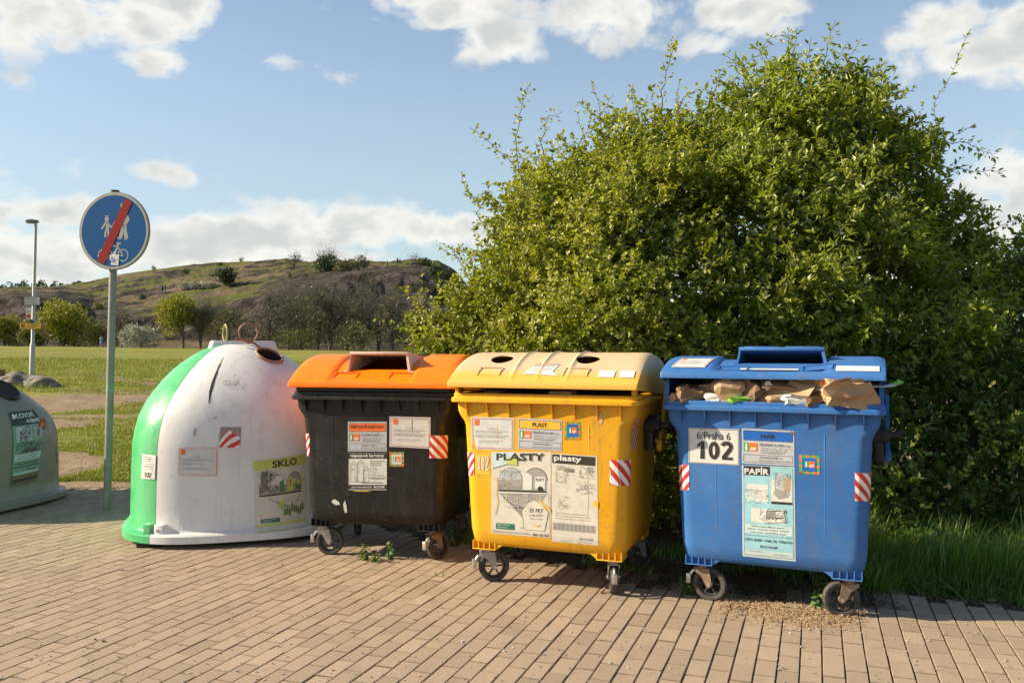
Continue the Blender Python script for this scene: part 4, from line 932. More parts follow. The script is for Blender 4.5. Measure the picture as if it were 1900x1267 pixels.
# ------------------------------------------------------------------ bell-shaped bins
BPROF = [(.045, 1.07), (.098, 1.07), (.112, 1.055), (.122, 1.012), (.14, 1.0), (.45, .995), (.75, .985), (.87, .965), (.97, .934), (1.07, .882), (1.17, .81), (1.26, .728), (1.335, .645), (1.40, .555), (1.45, .47), (1.49, .39), (1.52, .31), (1.54, .235), (1.553, .15), (1.56, .0)]
def brel(z, P_=BPROF):
    if z <= P_[0][0]: return P_[0][1]
    for a, b in zip(P_, P_[1:]):
        if z <= b[0]: t = (z - a[0]) / (b[0] - a[0]); return a[1] + (b[1] - a[1]) * t
    return 0.
class Bell:
    def __init__(s, x, y, rot, a, zs=1.0): s.x, s.y, s.rot, s.a, s.zs = x, y, R(rot), a, zs; s.M = Matrix.Translation((x, y, 0)) @ Matrix.Rotation(s.rot, 4, 'Z')
    def n(s, z): return 3.0 - .85 * sm(.9, 1.5, z)
    def base(s, ph, z):
        r = brel(z) * s.a; c, q = math.cos(ph), math.sin(ph); e = 2 / s.n(z)
        return Vector((r * math.copysign(abs(c) ** e, c), r * math.copysign(abs(q) ** e, q), z * s.zs))
    def surf(s, ph, z, h=0.):
        p = s.base(ph, z); du = s.base(ph + .02, z) - s.base(ph - .02, z); dv = s.base(ph, z + .012) - s.base(ph, z - .012)
        nn = du.cross(dv); nn.normalize()
        if nn.x * p.x + nn.y * p.y < 0: nn = -nn
        return tuple(p + nn * h)
    def facing(s, ph, z, w):
        a = s.M @ Vector(s.surf(ph, z, .01)); return (a - w).dot(Vector((0, 0, CAMH)) - w) > 0
    def px(s, px, py):
        best = None
        ph0, ph1, z0, z1 = -math.pi, math.pi, .16, 1.55
        for it in range(4):
            best = None
            for i in range(41):
                ph = ph0 + (ph1 - ph0) * i / 40
                for j in range(31):
                    z = z0 + (z1 - z0) * j / 30; w = s.M @ s.base(ph, z)
                    e = (CX + F * w.x / w.y - px) ** 2 + (HZ - F * (w.z - CAMH) / w.y - py) ** 2
                    if it == 0: e += 0 if s.facing(ph, z, w) else 1e6
                    if best is None or e < best[0]: best = (e, ph, z)
            dp = (ph1 - ph0) / 16; dz = (z1 - z0) / 12; ph0, ph1 = best[1] - dp, best[1] + dp; z0, z1 = best[2] - dz, best[2] + dz
        return best[1], best[2]
    def sticker(s, tl, tr, bl, br, cols=8):
        a, b, c, d = s.px(*tl), s.px(*tr), s.px(*bl), s.px(*br)
        pw = (Vector(s.surf(*a)) - Vector(s.surf(*b))).length; ph_ = (Vector(s.surf(*a)) - Vector(s.surf(*c))).length
        def fn(u, v, hh):
            t = [a[i] * (1 - u) + b[i] * u for i in (0, 1)]; q = [c[i] * (1 - u) + d[i] * u for i in (0, 1)]; m = [q[i] * (1 - v) + t[i] * v for i in (0, 1)]
            return s.surf(m[0], m[1], hh + .0035)
        return Sticker(pw, ph_, fn, cols)
    def shell(s, root, name, mat, plane=None, label=None):
        n = 112; m = MB(); zs = []
        for (z0, _), (z1, _) in zip(BPROF, BPROF[1:]):
            k = 2 if z1 - z0 > .1 else 1
            zs += [z0 + (z1 - z0) * i / k for i in range(k)]
        zs.append(1.559)
        rings = [[tuple(s.base(2 * math.pi * k / n, z)) for k in range(n)] for z in zs]
        inner = [[tuple(s.base(2 * math.pi * k / n, z) * .97) for k in range(n)] for z in (.05,)]
        m.loft([[(p[0] * .96, p[1] * .96, .047) for p in rings[0]]] + rings, mat, True, True)
        o = m.build(name, root, 40)
        if plane:
            bm = bmesh.new(); bm.from_mesh(o.data); co_, no = plane
            bmesh.ops.bisect_plane(bm, geom=bm.verts[:] + bm.edges[:] + bm.faces[:], plane_co=co_, plane_no=no, clear_outer=True)
            bm.to_mesh(o.data); bm.free(); o.data.set_sharp_from_angle(angle=R(40))
        if label: o['label'] = label
        return o
def glass_bell():
    B = Bell(-2.36, 7.14, 16, .83); L = B.M
    root = thing('bell_container', 'white and green bell-shaped glass bin with two rusty rings on top', 'recycling container', (B.x, B.y, 0), B.rot); bpy.context.view_layer.update()
    pA = Vector(B.base(*B.px(291, 950))); pB = Vector(B.base(*B.px(372, 668)))
    d = Vector((pB.x - pA.x, pB.y - pA.y, 0)).normalized(); no = Vector((d.y, -d.x, 0))        # points to the white side
    W_ = B.shell(root, 'white_half', 'white_plastic', (pA, -no)); G_ = B.shell(root, 'green_half', 'green_plastic', (pA - no * .004, no))
    def hole(obj):
        ph, z = B.px(500, 660); c = Vector(B.surf(ph, z)); nn = (Vector(B.surf(ph, z, .1)) - c).normalized()
        bm = bmesh.new(); bm.from_mesh(obj.data)
        for _ in range(2):
            es = [e for e in bm.edges if ((e.verts[0].co + e.verts[1].co) / 2 - c).length < .2]; bmesh.ops.subdivide_edges(bm, edges=es, cuts=1, use_grid_fill=True)
        kill = [v for v in bm.verts if (v.co - c - nn * (v.co - c).dot(nn)).length < .098 and abs((v.co - c).dot(nn)) < .15]; bmesh.ops.delete(bm, geom=kill, context='VERTS')
        for e in bm.edges:
            if e.is_boundary:
                for v in e.verts:
                    q = v.co - c - nn * (v.co - c).dot(nn)
                    if q.length < .16: v.co = v.co - q + q.normalized() * .106
        bm.to_mesh(obj.data); bm.free(); return c, nn
    c, nn = hole(W_); W_.data.set_sharp_from_angle(angle=R(40))
    qm = Matrix.Translation(c) @ nn.to_track_quat('Z', 'Y').to_matrix().to_4x4(); m = MB()
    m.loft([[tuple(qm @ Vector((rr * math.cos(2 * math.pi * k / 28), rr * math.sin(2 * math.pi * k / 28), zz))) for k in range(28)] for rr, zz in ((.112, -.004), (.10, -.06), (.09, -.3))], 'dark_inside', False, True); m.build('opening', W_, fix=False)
    m = MB(); m.torus(c + nn * .006, .112, .011, nn, 'ring_rust', 40, 8); m.build('opening_rim', W_)
    # flat cap that carries the lifting rings
    m = MB(); m.loft([rr for rr in [[(x * k + .03, y * k + .02, z) for x, y, _ in rrect(.265, .12, .17, .04, 0)] for k, z in ((1.12, 1.47), (1.0, 1.575), (.96, 1.583))]], 'white_plastic'); cap = m.build('top_cap', W_)
    bpy.context.view_layer.update(); Li = B.M.inverted()
    def ring(px, py, R0, ax, mt, dd):
        p = Li @ P(px, py, dd); m = MB(); m.torus((p.x, p.y, 1.583 + R0 * .88), R0, .0085, ax, mt, 36, 8); m.cyl((p.x, p.y, 1.56), (p.x, p.y, 1.60), .02, mt, n=12); m.build('lifting_ring', cap)
    ring(418, 625, .072, (.96, .28, 0), 'green_ring', 7.05); ring(461, 622, .078, (.25, -1, 0), 'ring_rust', 7.0)
    p = Li @ P(462, 637, 6.95); q = Vector(B.surf(*B.px(486, 648), .004)); m = MB(); m.tube([(p.x - .12, p.y, 1.588), (p.x, p.y, 1.588), tuple(q)], .010, 'rust_red', 6); m.build('lever_arm', cap)
    # split gash down the front
    pts = [(415, 663), (408, 677), (402, 692), (396, 708), (391, 726), (388, 749)]; wd = [.002, .009, .012, .013, .011, .003]; m = MB(); vs = []
    for (x, y), w in zip(pts, wd):
        ph, z = B.px(x, y)
        for sgn in (-1, 1): vs.append(B.surf(ph + sgn * w / .8, z, .002))
    m.add(vs, [(2 * i, 2 * i + 1, 2 * i + 3, 2 * i + 2) for i in range(5)], 'dark_inside'); m.build('gash', W_)
    # corner brackets, skirt lip, feet
    pc = Vector(B.surf(*B.px(291, 985), .03)); pc.z = 0
    ang = math.atan2(-(B.M @ pc).y, 0)
    for s_, mt, ob in ((-1, 'green_plastic', G_), (1, 'white_plastic', W_)):
        m = MB(); Mx = Matrix.Translation((pc.x, pc.y, 0)) @ Matrix.Rotation(-B.rot - R(8), 4, 'Z')
        m.box((min(0, s_ * .085) + (s_ > 0) * .003, -.02, .04), (max(0, s_ * .085) - (s_ < 0) * .003, .16, .185), mt, Mx, .008)
        if s_ > 0: m.loft([[tuple(Mx @ Vector(p)) for p in ((.085, -.018, .045), (.085, .12, .045), (.085, .12, .18), (.085, -.018, .18))], [tuple(Mx @ Vector(p)) for p in ((.2, .04, .045), (.2, .14, .045), (.2, .14, .12), (.2, .04, .12))]], mt)
        m.cyl(tuple(Mx @ Vector((s_ * .035, -.026, .14))), tuple(Mx @ Vector((s_ * .035, -.018, .14))), .011, 'galvanised', n=12); m.cyl(tuple(Mx @ Vector((s_ * .04, -.028, .08))), tuple(Mx @ Vector((s_ * .04, -.018, .08))), .009, 'galvanised', n=12)
        m.build('corner_bracket', ob)
    for (fx, fy) in ((-.62, -.62), (.62, -.62), (.62, .62), (-.62, .62), (.1, -.7)):
        m = MB(); m.box((fx - .09, fy - .09, 0), (fx + .09, fy + .09, .05), 'black_part', None, .006); m.build('foot', root)
    # stickers
    st = B.sticker((266, 841), (291, 844), (264, 887), (289, 889), 4); st.rect(0, 0, 1, 1, 'paper', 0); st.frame(.12, .42, .88, .62, .002, 'ink_soft'); st.text('Praha 6', .22, .49, .78, .56, 'ink', 0); num102(st, .25, .08, .78, .28, 'ink', .25); st.micro(.15, .7, .85, .92, 3, 'ink_grey'); st.frame(.12, .03, .88, .36, .0015, 'ink_grey'); st.build('number_label', G_)
    st = B.sticker((334, 831), (404, 831), (333, 880), (403, 881)); st.rect(0, 0, 1, 1, 'paper_pale', 0); st.frame(0, 0, 1, 1, .003, 'logo_orange'); st.rect(.06, .76, .2, .96, 'logo_orange', 2); st.text('UPOZORNĚNÍ', .38, .67, .62, .71, 'ink_soft', .004); st.micro(.06, .52, .94, .62, 2, 'ink_grey'); st.micro(.06, .38, .94, .46, 2, 'ink_grey'); st.micro(.14, .2, .84, .28, 2, 'ink_grey'); st.build('notice_label', W_)
    st = B.sticker((410, 792), (448, 792), (406, 829), (446, 830)); st.rect(0, 0, 1, 1, 'adhesive', 0); st.rect(0, 0, .97, .85, 'paint_white', 1); st.stripes('hazard_red', .08, 1, 2, 0, .97, 0, .85); st.poly([(0, .22), (.5, .86), (0, .86)], 'adhesive', 4); st.poly([(.6, .86), (.97, .5), (.97, .86)], 'adhesive', 4)
    st.build('hazard_sticker', W_)
    st = B.sticker((471, 855), (566, 841), (478, 988), (572, 974), 10)
    st.rect(0, 0, 1, 1, 'paper_old', 0); st.rect(0, .86, 1, 1, 'lime_band', 1); st.rect(0, 0, 1, .1, 'lime_band', 1); st.text('SKLO', .27, .875, .78, .975, 'ink', .03, 2)
    st.ell(.72, .62, .17, .16, 'ink', 1, 28, 0, 180); st.ell(.72, .62, .16, .15, 'ink_grey', 2, 28, 0, 180); st.ell(.38, .62, .16, .15, 'ink_soft', 1, 28, 0, 180); st.ell(.38, .62, .15, .14, 'paper', 2, 28, 0, 180); st.rect(.06, .50, .89, .62, 'ink_grey', 1); st.rect(.06, .485, .89, .505, 'ink', 2); st.line([(.06, .475), (.9, .475)], .006, 'paper', 4)
    st.poly([(.2, .46), (.86, .46), (.8, .36), (.6, .23), (.5, .18)], 'ink_grey', 1)
    for k in range(8): st.line([(.22 + k * .035, .45 - k * .015), (.52 + k * .02, .22 + k * .012)], .002, 'ink')
    st.scribble(.06, .5, .36, .84, 40, 'ink', .0022, 31, 4); st.poly([(.06, .5), (.1, .84), (.2, .84), (.18, .6)], 'ink_soft', 3); st.poly([(.40, .52), (.40, .66), (.48, .7), (.5, .52)], 'bottle_green', 4); st.poly([(.56, .52), (.57, .68), (.63, .74), (.68, .68), (.68, .52)], 'lime_band', 4); st.line([(.59, .67), (.66, .67), (.62, .67), (.62, .58)], .005, 'ink', 5); st.rect(.74, .53, .88, .66, 'bottle_green', 4); st.rect(.76, .6, .87, .66, 'lime_band', 5)
    st.poly([(.36, .3), (.44, .4), (.52, .44), (.5, .36), (.42, .28)], 'lime_band', 4)
    g = random.Random(4)
    for k in range(9):
        x = .5 + k * .052; y = .17 + g.uniform(0, .07); w = .022; hh = g.uniform(.1, .14); mt = ('bottle_green', 'olive')[k % 3 == 2]; st.poly([(x - w, y), (x + w, y), (x + w, y + hh * .6), (x + w * .4, y + hh * .75), (x + w * .4, y + hh), (x - w * .4, y + hh), (x - w * .4, y + hh * .75), (x - w, y + hh * .6)], mt, 5 + k % 2); st.line([(x - w * .4, y + .02), (x - w * .4, y + hh * .55)], .003, 'lime_band', 8)
    st.rect(.07, .11, .4, .17, 'dark_green', 2); st.text('Magistrát hlavního', .09, .14, .33, .16, 'paint_white', 0, 3); st.text('města Prahy', .09, .115, .25, .135, 'paint_white', 0, 3); st.text('www.trideniodpadu.cz', .48, .12, .86, .14, 'ink_soft', 0, 3); st.text('Ombudsman pro zdravé město', .03, .03, .66, .06, 'ink', .004, 3); st.text('800 100 000', .7, .03, .97, .065, 'ink', .015, 3)
    st.build('campaign_poster', W_)
    # scuffs
    for (a, b, c_, d_, k) in ((415, 705, 444, 716, 3), (396, 774, 404, 776, 1), (360, 794, 365, 809, 2), (430, 697, 440, 703, 4)):
        st = B.sticker((a, b), (c_, b), (a, d_), (c_, d_), 3)
        if k in (3, 4): st.scribble(0, 0, 1, 1, 22 if k == 3 else 6, 'ink_grey', .003, k)
        else: st.poly([(0, .2), (.5, 0), (1, .4), (.9, 1), (.3, .9)], 'ink_soft' if k == 1 else 'adhesive')
        st.build('scuff', W_)
simple('green_ring', (.28, .34, .12), .6, .3, .4, 25, c2=(.3, .2, .1))
glass_bell()
def metal_bell():
    B = Bell(-5.47, 7.97, -13, .86, .84)
    root = thing('bell_container', 'grey bell-shaped bin for metal waste at the left edge, with a dark oval opening', 'recycling container', (B.x, B.y, 0), B.rot); bpy.context.view_layer.update()
    W_ = B.shell(root, 'body', 'grey_plastic')
    ph, z = B.px(10, 724); c = Vector(B.surf(ph, z)); nn = (Vector(B.surf(ph, z, .1)) - c).normalized(); q = nn.to_track_quat('Z', 'Y').to_matrix().to_4x4()
    m = MB(); m.torus(c + nn * .004, .13, .022, nn, 'black_part', 40, 8); m.build('opening_rim', W_)
    m = MB(); m.add([tuple(Matrix.Translation(c + nn * .012) @ q @ Vector((.13 * math.cos(2 * math.pi * k / 28), .13 * math.sin(2 * math.pi * k / 28), 0))) for k in range(28)], [tuple(range(28))], 'dark_inside'); m.build('opening_dark_disc', W_)  # flat dark disc on the skin stands in for the shade inside the opening
    m = MB(); m.loft([[(x * k, y * k, z_) for x, y, _ in rrect(.27, .2, .2, .05, 0)] for k, z_ in ((1.12, 1.22), (1.0, 1.33))], 'grey_plastic'); m.build('top_cap', W_)
    for (fx, fy) in ((-.62, -.62), (.62, -.62), (.62, .62), (-.62, .62)): m = MB(); m.box((fx - .09, fy - .09, 0), (fx + .09, fy + .09, .05), 'black_part', None, .006); m.build('foot', root)
    st = B.sticker((15, 765), (62, 760), (22, 903), (69, 891), 4)
    st.rect(0, 0, 1, 1, 'mint', 0); st.rect(0, .81, 1, 1, 'ink', 1); st.text('KOVOVÉ', .04, .905, .78, .985, 'paint_white', .02, 2); st.text('odpady', .32, .825, .96, .895, 'paint_white', .02, 2); st.frame(0, 0, 1, 1, .003, 'ink_soft', 2)
    st.rect(.06, .59, .44, .79, 'paper_grey', 2); st.rect(.54, .62, .94, .76, 'paper_grey', 2); st.scribble(.1, .58, .42, .8, 26, 'ink', .004, 41); st.scribble(.6, .63, .88, .78, 18, 'ink', .004, 42); st.poly([(.12, .62), (.12, .74), (.28, .78), (.3, .64)], 'ink_soft', 3); st.poly([(.66, .64), (.64, .72), (.74, .76), (.84, .7), (.8, .64)], 'ink_soft', 3); st.scribble(.08, .43, .92, .57, 40, 'ink', .004, 43)
    st.poly([(.1, .43), (.3, .5), (.6, .46), (.88, .5), (.86, .56), (.7, .58), (.9, .44)], 'ink_soft', 3); st.rect(.05, .33, .95, .42, 'sky_pale', 2); st.micro(.1, .34, .9, .41, 2, 'ink_soft'); st.micro(.06, .23, .94, .31, 2, 'ink'); st.text('EKO-KOM', .35, .19, .65, .21, 'ink', .01); st.rect(.04, .15, .96, .175, 'sky_pale', 2)
    st.rect(0, 0, 1, .14, 'olive', 3); st.rect(.04, .05, .96, .085, 'ink', 4); st.build('sorting_poster', W_)
    st = B.sticker((69, 777), (84, 776), (70, 797), (85, 796), 3); st.rect(0, 0, 1, 1, 'rust_red', 0); st.frame(.08, .08, .92, .92, .004, 'logo_orange'); st.rect(.28, .3, .72, .68, 'logo_orange', 2); st.build('square_badge', W_)
    st = B.sticker((105, 830), (111, 829), (107, 860), (114, 858), 3); hazard(st, -1); st.build('hazard_sticker', W_)
metal_bell()

# ------------------------------------------------------------------ road sign
def road_sign():
    base = P(200, 945, 7.78); base.z = 0; top = P(212, 357, 7.70)
    r = thing('traffic_sign', 'round blue end-of-footpath-and-cycleway sign with a red diagonal bar on a grey pole', 'traffic sign', (base.x, base.y, 0)); T = top - Vector((base.x, base.y, 0))
    m = MB(); m.tube([(0, 0, -.02), T * .5, T], .034, 'pole_grey', 20); pole = m.build('pole', r)
    m = MB(); m.cyl(tuple(T + Vector((0, 0, -.005))), tuple(T + Vector((.0, 0, .02))), .04, 'black_part', n=20); m.build('pole_cap', pole)
    m = MB(); q = T * .385; m.cyl(tuple(q - Vector((0, 0, .03))), tuple(q + Vector((0.001, 0, .03))), .0355, 'tape_green', n=20); m.build('small_sticker', pole)
    C = P(216, 430, 7.70) - Vector((base.x, base.y, 0)); C.y -= .055
    M = Matrix.Translation(C) @ Matrix.Rotation(R(-10), 4, 'Z') @ Matrix.Rotation(R(1.2), 4, 'Y')
    rad = .358; n = 96; m = MB()
    def circ(rr, y): return [tuple(M @ Vector((rr * math.cos(2 * math.pi * k / n), y, rr * math.sin(2 * math.pi * k / n)))) for k in range(n)]
    m.loft([circ(rad, .02), circ(rad + .004, .01), circ(rad + .004, -.002), circ(rad, -.006), circ(rad - .004, -.006)], 'disc_rim', True, True); disc = m.build('sign_disc', r)
    for dz in (.17, -.17):
        m = MB(); m.box((-.09, .018, dz - .015), (.09, .034, dz + .015), 'galvanised', M); m.build('clamp', disc)
    def surf(u, v, hh): return tuple(M @ Vector((u * rad, -.006 - hh, v * rad)))
    st = Sticker(rad, rad, surf, 1)
    st.ell(0, 0, .985, .985, 'sign_white', 0, 96); st.ell(0, 0, .925, .925, 'sign_blue', 1, 96)
    # child
    w = 'sign_white'
    def q(pts, l=2): st.poly([((x - 540) / 462., (632 - y) / 505.) for x, y in pts], w, l)
    def ln(pts, t=.012): st.line([((x - 540) / 462., (632 - y) / 505.) for x, y in pts], t, w, 2)
    st.ell((446 - 540) / 462., (632 - 478) / 505., .06, .07, w, 2, 20); ln([(446, 450), (428, 428)], .008); ln([(446, 450), (464, 428)], .008)
    q([(432, 508), (460, 508), (472, 560), (484, 628), (430, 628), (440, 570)]); ln([(436, 520), (412, 560), (378, 608)], .019); ln([(458, 520), (486, 566), (530, 590)], .017); ln([(444, 620), (430, 665), (434, 716)], .020); ln([(468, 620), (470, 665), (478, 716)], .020)
    # adult
    st.ell((650 - 540) / 462., (632 - 300) / 505., .055, .065, w, 2, 20); ln([(622, 284), (680, 268)], .012)
    q([(650, 345), (714, 400), (716, 500), (700, 560), (640, 560), (652, 470)]); ln([(700, 420), (738, 482), (700, 540)], .02); ln([(665, 550), (650, 640), (630, 735)], .036); ln([(685, 550), (695, 650), (716, 735)], .036); ln([(636, 738), (596, 722)], .016); ln([(724, 740), (686, 740)], .014); ln([(640, 380), (590, 470), (530, 560)], .018)
    # bicycle
    for cx in (410, 672):
        for k in range(30):
            a, b = 2 * math.pi * k / 30, 2 * math.pi * (k + 1) / 30; ln([(cx + 66 * math.cos(a), 950 + 76 * math.sin(a)), (cx + 66 * math.cos(b), 950 + 76 * math.sin(b))], .010)
    ln([(410, 950), (455, 826), (600, 830), (545, 950), (460, 840)], .011); ln([(600, 830), (672, 958), (560, 958)], .010); ln([(580, 795), (640, 795)], .014); ln([(605, 795), (610, 830), (560, 950)], .011); ln([(455, 826), (445, 800), (420, 798)], .011)
    def rb(pts, mt, l): st.poly([((x - 540) / 462., (632 - y) / 505.) for x, y in pts], mt, l)
    rb([(688, 206), (778, 262), (424, 1072), (330, 1020)], 'sign_red', 5)
    rb([(500, 945), (545, 940), (552, 905), (572, 905), (575, 940), (622, 945), (618, 1085), (515, 1076), (520, 1020), (500, 1010)], 'paper', 6); st.scribble((520 - 540) / 462., (632 - 1060) / 505., (600 - 540) / 462., (632 - 960) / 505., 14, 'sticker_blue', .006, 5, 7)
    st.build('sign_face', disc)
simple('pole_grey', (.27, .26, .235), .55, .2, .2, 9); simple('tape_green', (.25, .35, .3), .6); simple('sign_white', (.36, .36, .32), .7, var=.08, spec=.2); simple('sign_blue', (.002, .075, .24), .7, var=.08, spec=.15); simple('sign_red', (.26, .008, .006), .7, var=.1, spec=.2)
simple('disc_rim', (.27, .25, .22), .5, .4); simple('sticker_blue', (.2, .22, .4), .6)
road_sign()

# ------------------------------------------------------------------ street lamp with three plates, boulders, stump
def street_lamp():
    D = 27.3; b = P(59, 712, D); b.z = ground_z(b.x, b.y); r = thing('street_lamp', 'tall slim street lamp on the meadow carrying three small plates', 'street lamp', b)
    T = P(65, 413, D) - b; m = MB(); m.tube([(0, 0, -.1), T * .25, T * .26, T], [.085, .08, .055, .045], 'galvanised', 14); pole = m.build('pole', r)
    h = MB(); p = T; h.loft([[(p.x + x, p.y + y * w, p.z + z * w) for y, z in ((-.09, 0), (.09, 0), (.09, .07), (.05, .12), (-.05, .12), (-.09, .07))] for x, w in ((.07, .7), (-.1, 1.0), (-.3, .85))], 'lamp_shell'); hd = h.build('lamp_head', r)
    h = MB(); h.box((p.x - .28, p.y - .07, p.z - .03), (p.x - .06, p.y + .07, p.z + .002), 'lamp_glass', None, .01); h.build('lamp_cover', hd)
    def plate(px0, py0, px1, py1, bg, edge, name, art):
        a = P(px0, py1, D) - b; c = P(px1, py0, D) - b; m = MB(); m.box((a.x, -.075, a.z), (c.x, -.065, c.z), edge, None, 0); o = m.build(name, r)
        st = Sticker(c.x - a.x, c.z - a.z, lambda u, v, hh: (a.x + (c.x - a.x) * u, -.075 - hh * 2 - .001, a.z + (c.z - a.z) * v), 1); st.rect(.03, .06, .97, .94, bg, 0); art(st); st.build('plate_face', o)
    plate(46, 550, 77, 567, 'paper', 'ink', 'plate', lambda s: (s.micro(.1, .2, .9, .85, 3, 'ink'), s.frame(.05, .1, .95, .9, .012, 'ink')))
    plate(50, 571, 60, 592, 'paper', 'paper', 'plate', lambda s: (s.rect(.1, .08, .9, .42, 'hazard_red', 1), s.micro(.15, .5, .85, .8, 2, 'hazard_red')))
    plate(38, 599, 80, 611, 'label_yellow', 'ink', 'plate', lambda s: (s.micro(.35, .2, .85, .8, 2, 'ink'), s.rect(.08, .2, .25, .8, 'rust_red', 1)))
    m = MB(); m.prism([(P(54, 599, D) - b).xz[:], (P(67, 599, D) - b).xz[:], (P(60, 592, D) - b).xz[:]], -.09, -.06, 'ink'); m.build('arrow_marker', r)
simple('lamp_shell', (.12, .11, .1), .5); simple('lamp_glass', (.5, .5, .45), .2)
street_lamp()
def boulder(px, py, d, s, seed, label):
    bm = bmesh.new(); bmesh.ops.create_icosphere(bm, subdivisions=4, radius=1)
    for v in bm.verts:
        p = v.co; k = 1 + .35 * noise.noise(p * 1.3 + Vector((seed, 0, 0))) + .12 * noise.noise(p * 4 + Vector((0, seed, 0))); v.co = Vector((p.x * s[0] * k, p.y * s[1] * k, p.z * s[2] * k))
    bm.verts.index_update(); m = MB(); m.add([v.co[:] for v in bm.verts], [[v.index for v in f.verts] for f in bm.faces], 'stone'); bm.free(); o = m.build('boulder', None, 30); c = P(px, py, d); o.location = (c.x, c.y, ground_z(c.x, c.y) + s[2] * .3)
    tag(o, label, 'rock', 'boulders by the street lamp')
boulder(33, 706, 26.5, (.72, .5, .34), 1, 'larger rounded boulder left of the lamp post'); boulder(77, 712, 26, (.5, .4, .26), 6, 'smaller boulder in weeds right of the lamp post')
def post():
    m = MB(); c = P(-3, 700, 27); m.box((-.16, -.12, -.1), (.16, .12, .55), 'wood_post', None, .02); o = m.build('wooden_post'); o.location = (c.x, c.y, ground_z(c.x, c.y)); tag(o, 'short wooden post at the left edge of the meadow', 'post')
post()

# ------------------------------------------------------------------ foliage
def leaves_mesh(name, Pn, Dr, size, mat, parent=None, seed=1, width=.55, rnd=None, fold=.25, droop=.0):
    """one folded pointed leaf at each of the points Pn, growing along Dr"""
    g = np.random.RandomState(seed); n = len(Pn); Pn = np.asarray(Pn); Dr = np.asarray(Dr, float)
    Dr = Dr / (np.linalg.norm(Dr, axis=1, keepdims=True) + 1e-9)
    up = g.normal(size=(n, 3)) * .55 + np.array([-.15, -.1, 1.0]); sd_ = np.cross(Dr, up); sd_ /= np.linalg.norm(sd_, axis=1, keepdims=True) + 1e-9
    nn = np.cross(sd_, Dr); sz = np.asarray(size)[:, None] if np.ndim(size) else np.full((n, 1), size); w = width * sz * .5
    a = Pn; tip = Pn + Dr * sz - nn * sz * droop; l = Pn + Dr * sz * .45 + sd_ * w + nn * w * fold; r_ = Pn + Dr * sz * .45 - sd_ * w + nn * w * fold
    V = np.stack([a, r_, tip, l], 1).reshape(-1, 3); i = np.arange(n)[:, None] * 4
    T = np.concatenate([i + np.array([0, 1, 2]), i + np.array([0, 2, 3])])
    rv = g.rand(n) if rnd is None else rnd
    return big_mesh(name, V, [T], [mat], parent, rnd=np.repeat(rv, 4))
def twigs_mesh(name, segs, mat, parent=None, sides=3):
    """segs: list of (p0, p1, r0, r1)"""
    if not len(segs): return None
    A = np.array([s_[0] for s_ in segs], float); B = np.array([s_[1] for s_ in segs], float); r0 = np.array([s_[2] for s_ in segs]); r1 = np.array([s_[3] for s_ in segs])
    t = B - A; t /= np.linalg.norm(t, axis=1, keepdims=True) + 1e-9; ref = np.where(np.abs(t[:, 2:3]) < .9, np.array([[0, 0, 1.]]), np.array([[1., 0, 0]]))
    u = np.cross(t, ref); u /= np.linalg.norm(u, axis=1, keepdims=True); v = np.cross(t, u); V = []
    for C_, r_ in ((A, r0), (B, r1)):
        for k in range(sides):
            w = 2 * math.pi * k / sides; V.append(C_ + (u * math.cos(w) + v * math.sin(w)) * r_[:, None])
    V = np.stack(V, 1).reshape(-1, 3); n = len(A); i = np.arange(n)[:, None] * 2 * sides
    Q = np.concatenate([i + np.array([k, (k + 1) % sides, sides + (k + 1) % sides, sides + k]) for k in range(sides)])
    return big_mesh(name, V, [Q], [mat], parent, smooth=True)
def bezier_shoot(p0, d0, length, n, g, bend, up=.0):
    pts = [np.array(p0, float)]; d = np.array(d0, float); d /= np.linalg.norm(d)
    for k in range(n):
        d = d + g.normal(size=3) * bend + np.array([0, 0, up]); d /= np.linalg.norm(d); pts.append(pts[-1] + d * length / n)
    return pts
def px_lobes(lst): return [(np.array(P(px, py, d)), r, w) for px, py, d, r, w in lst]
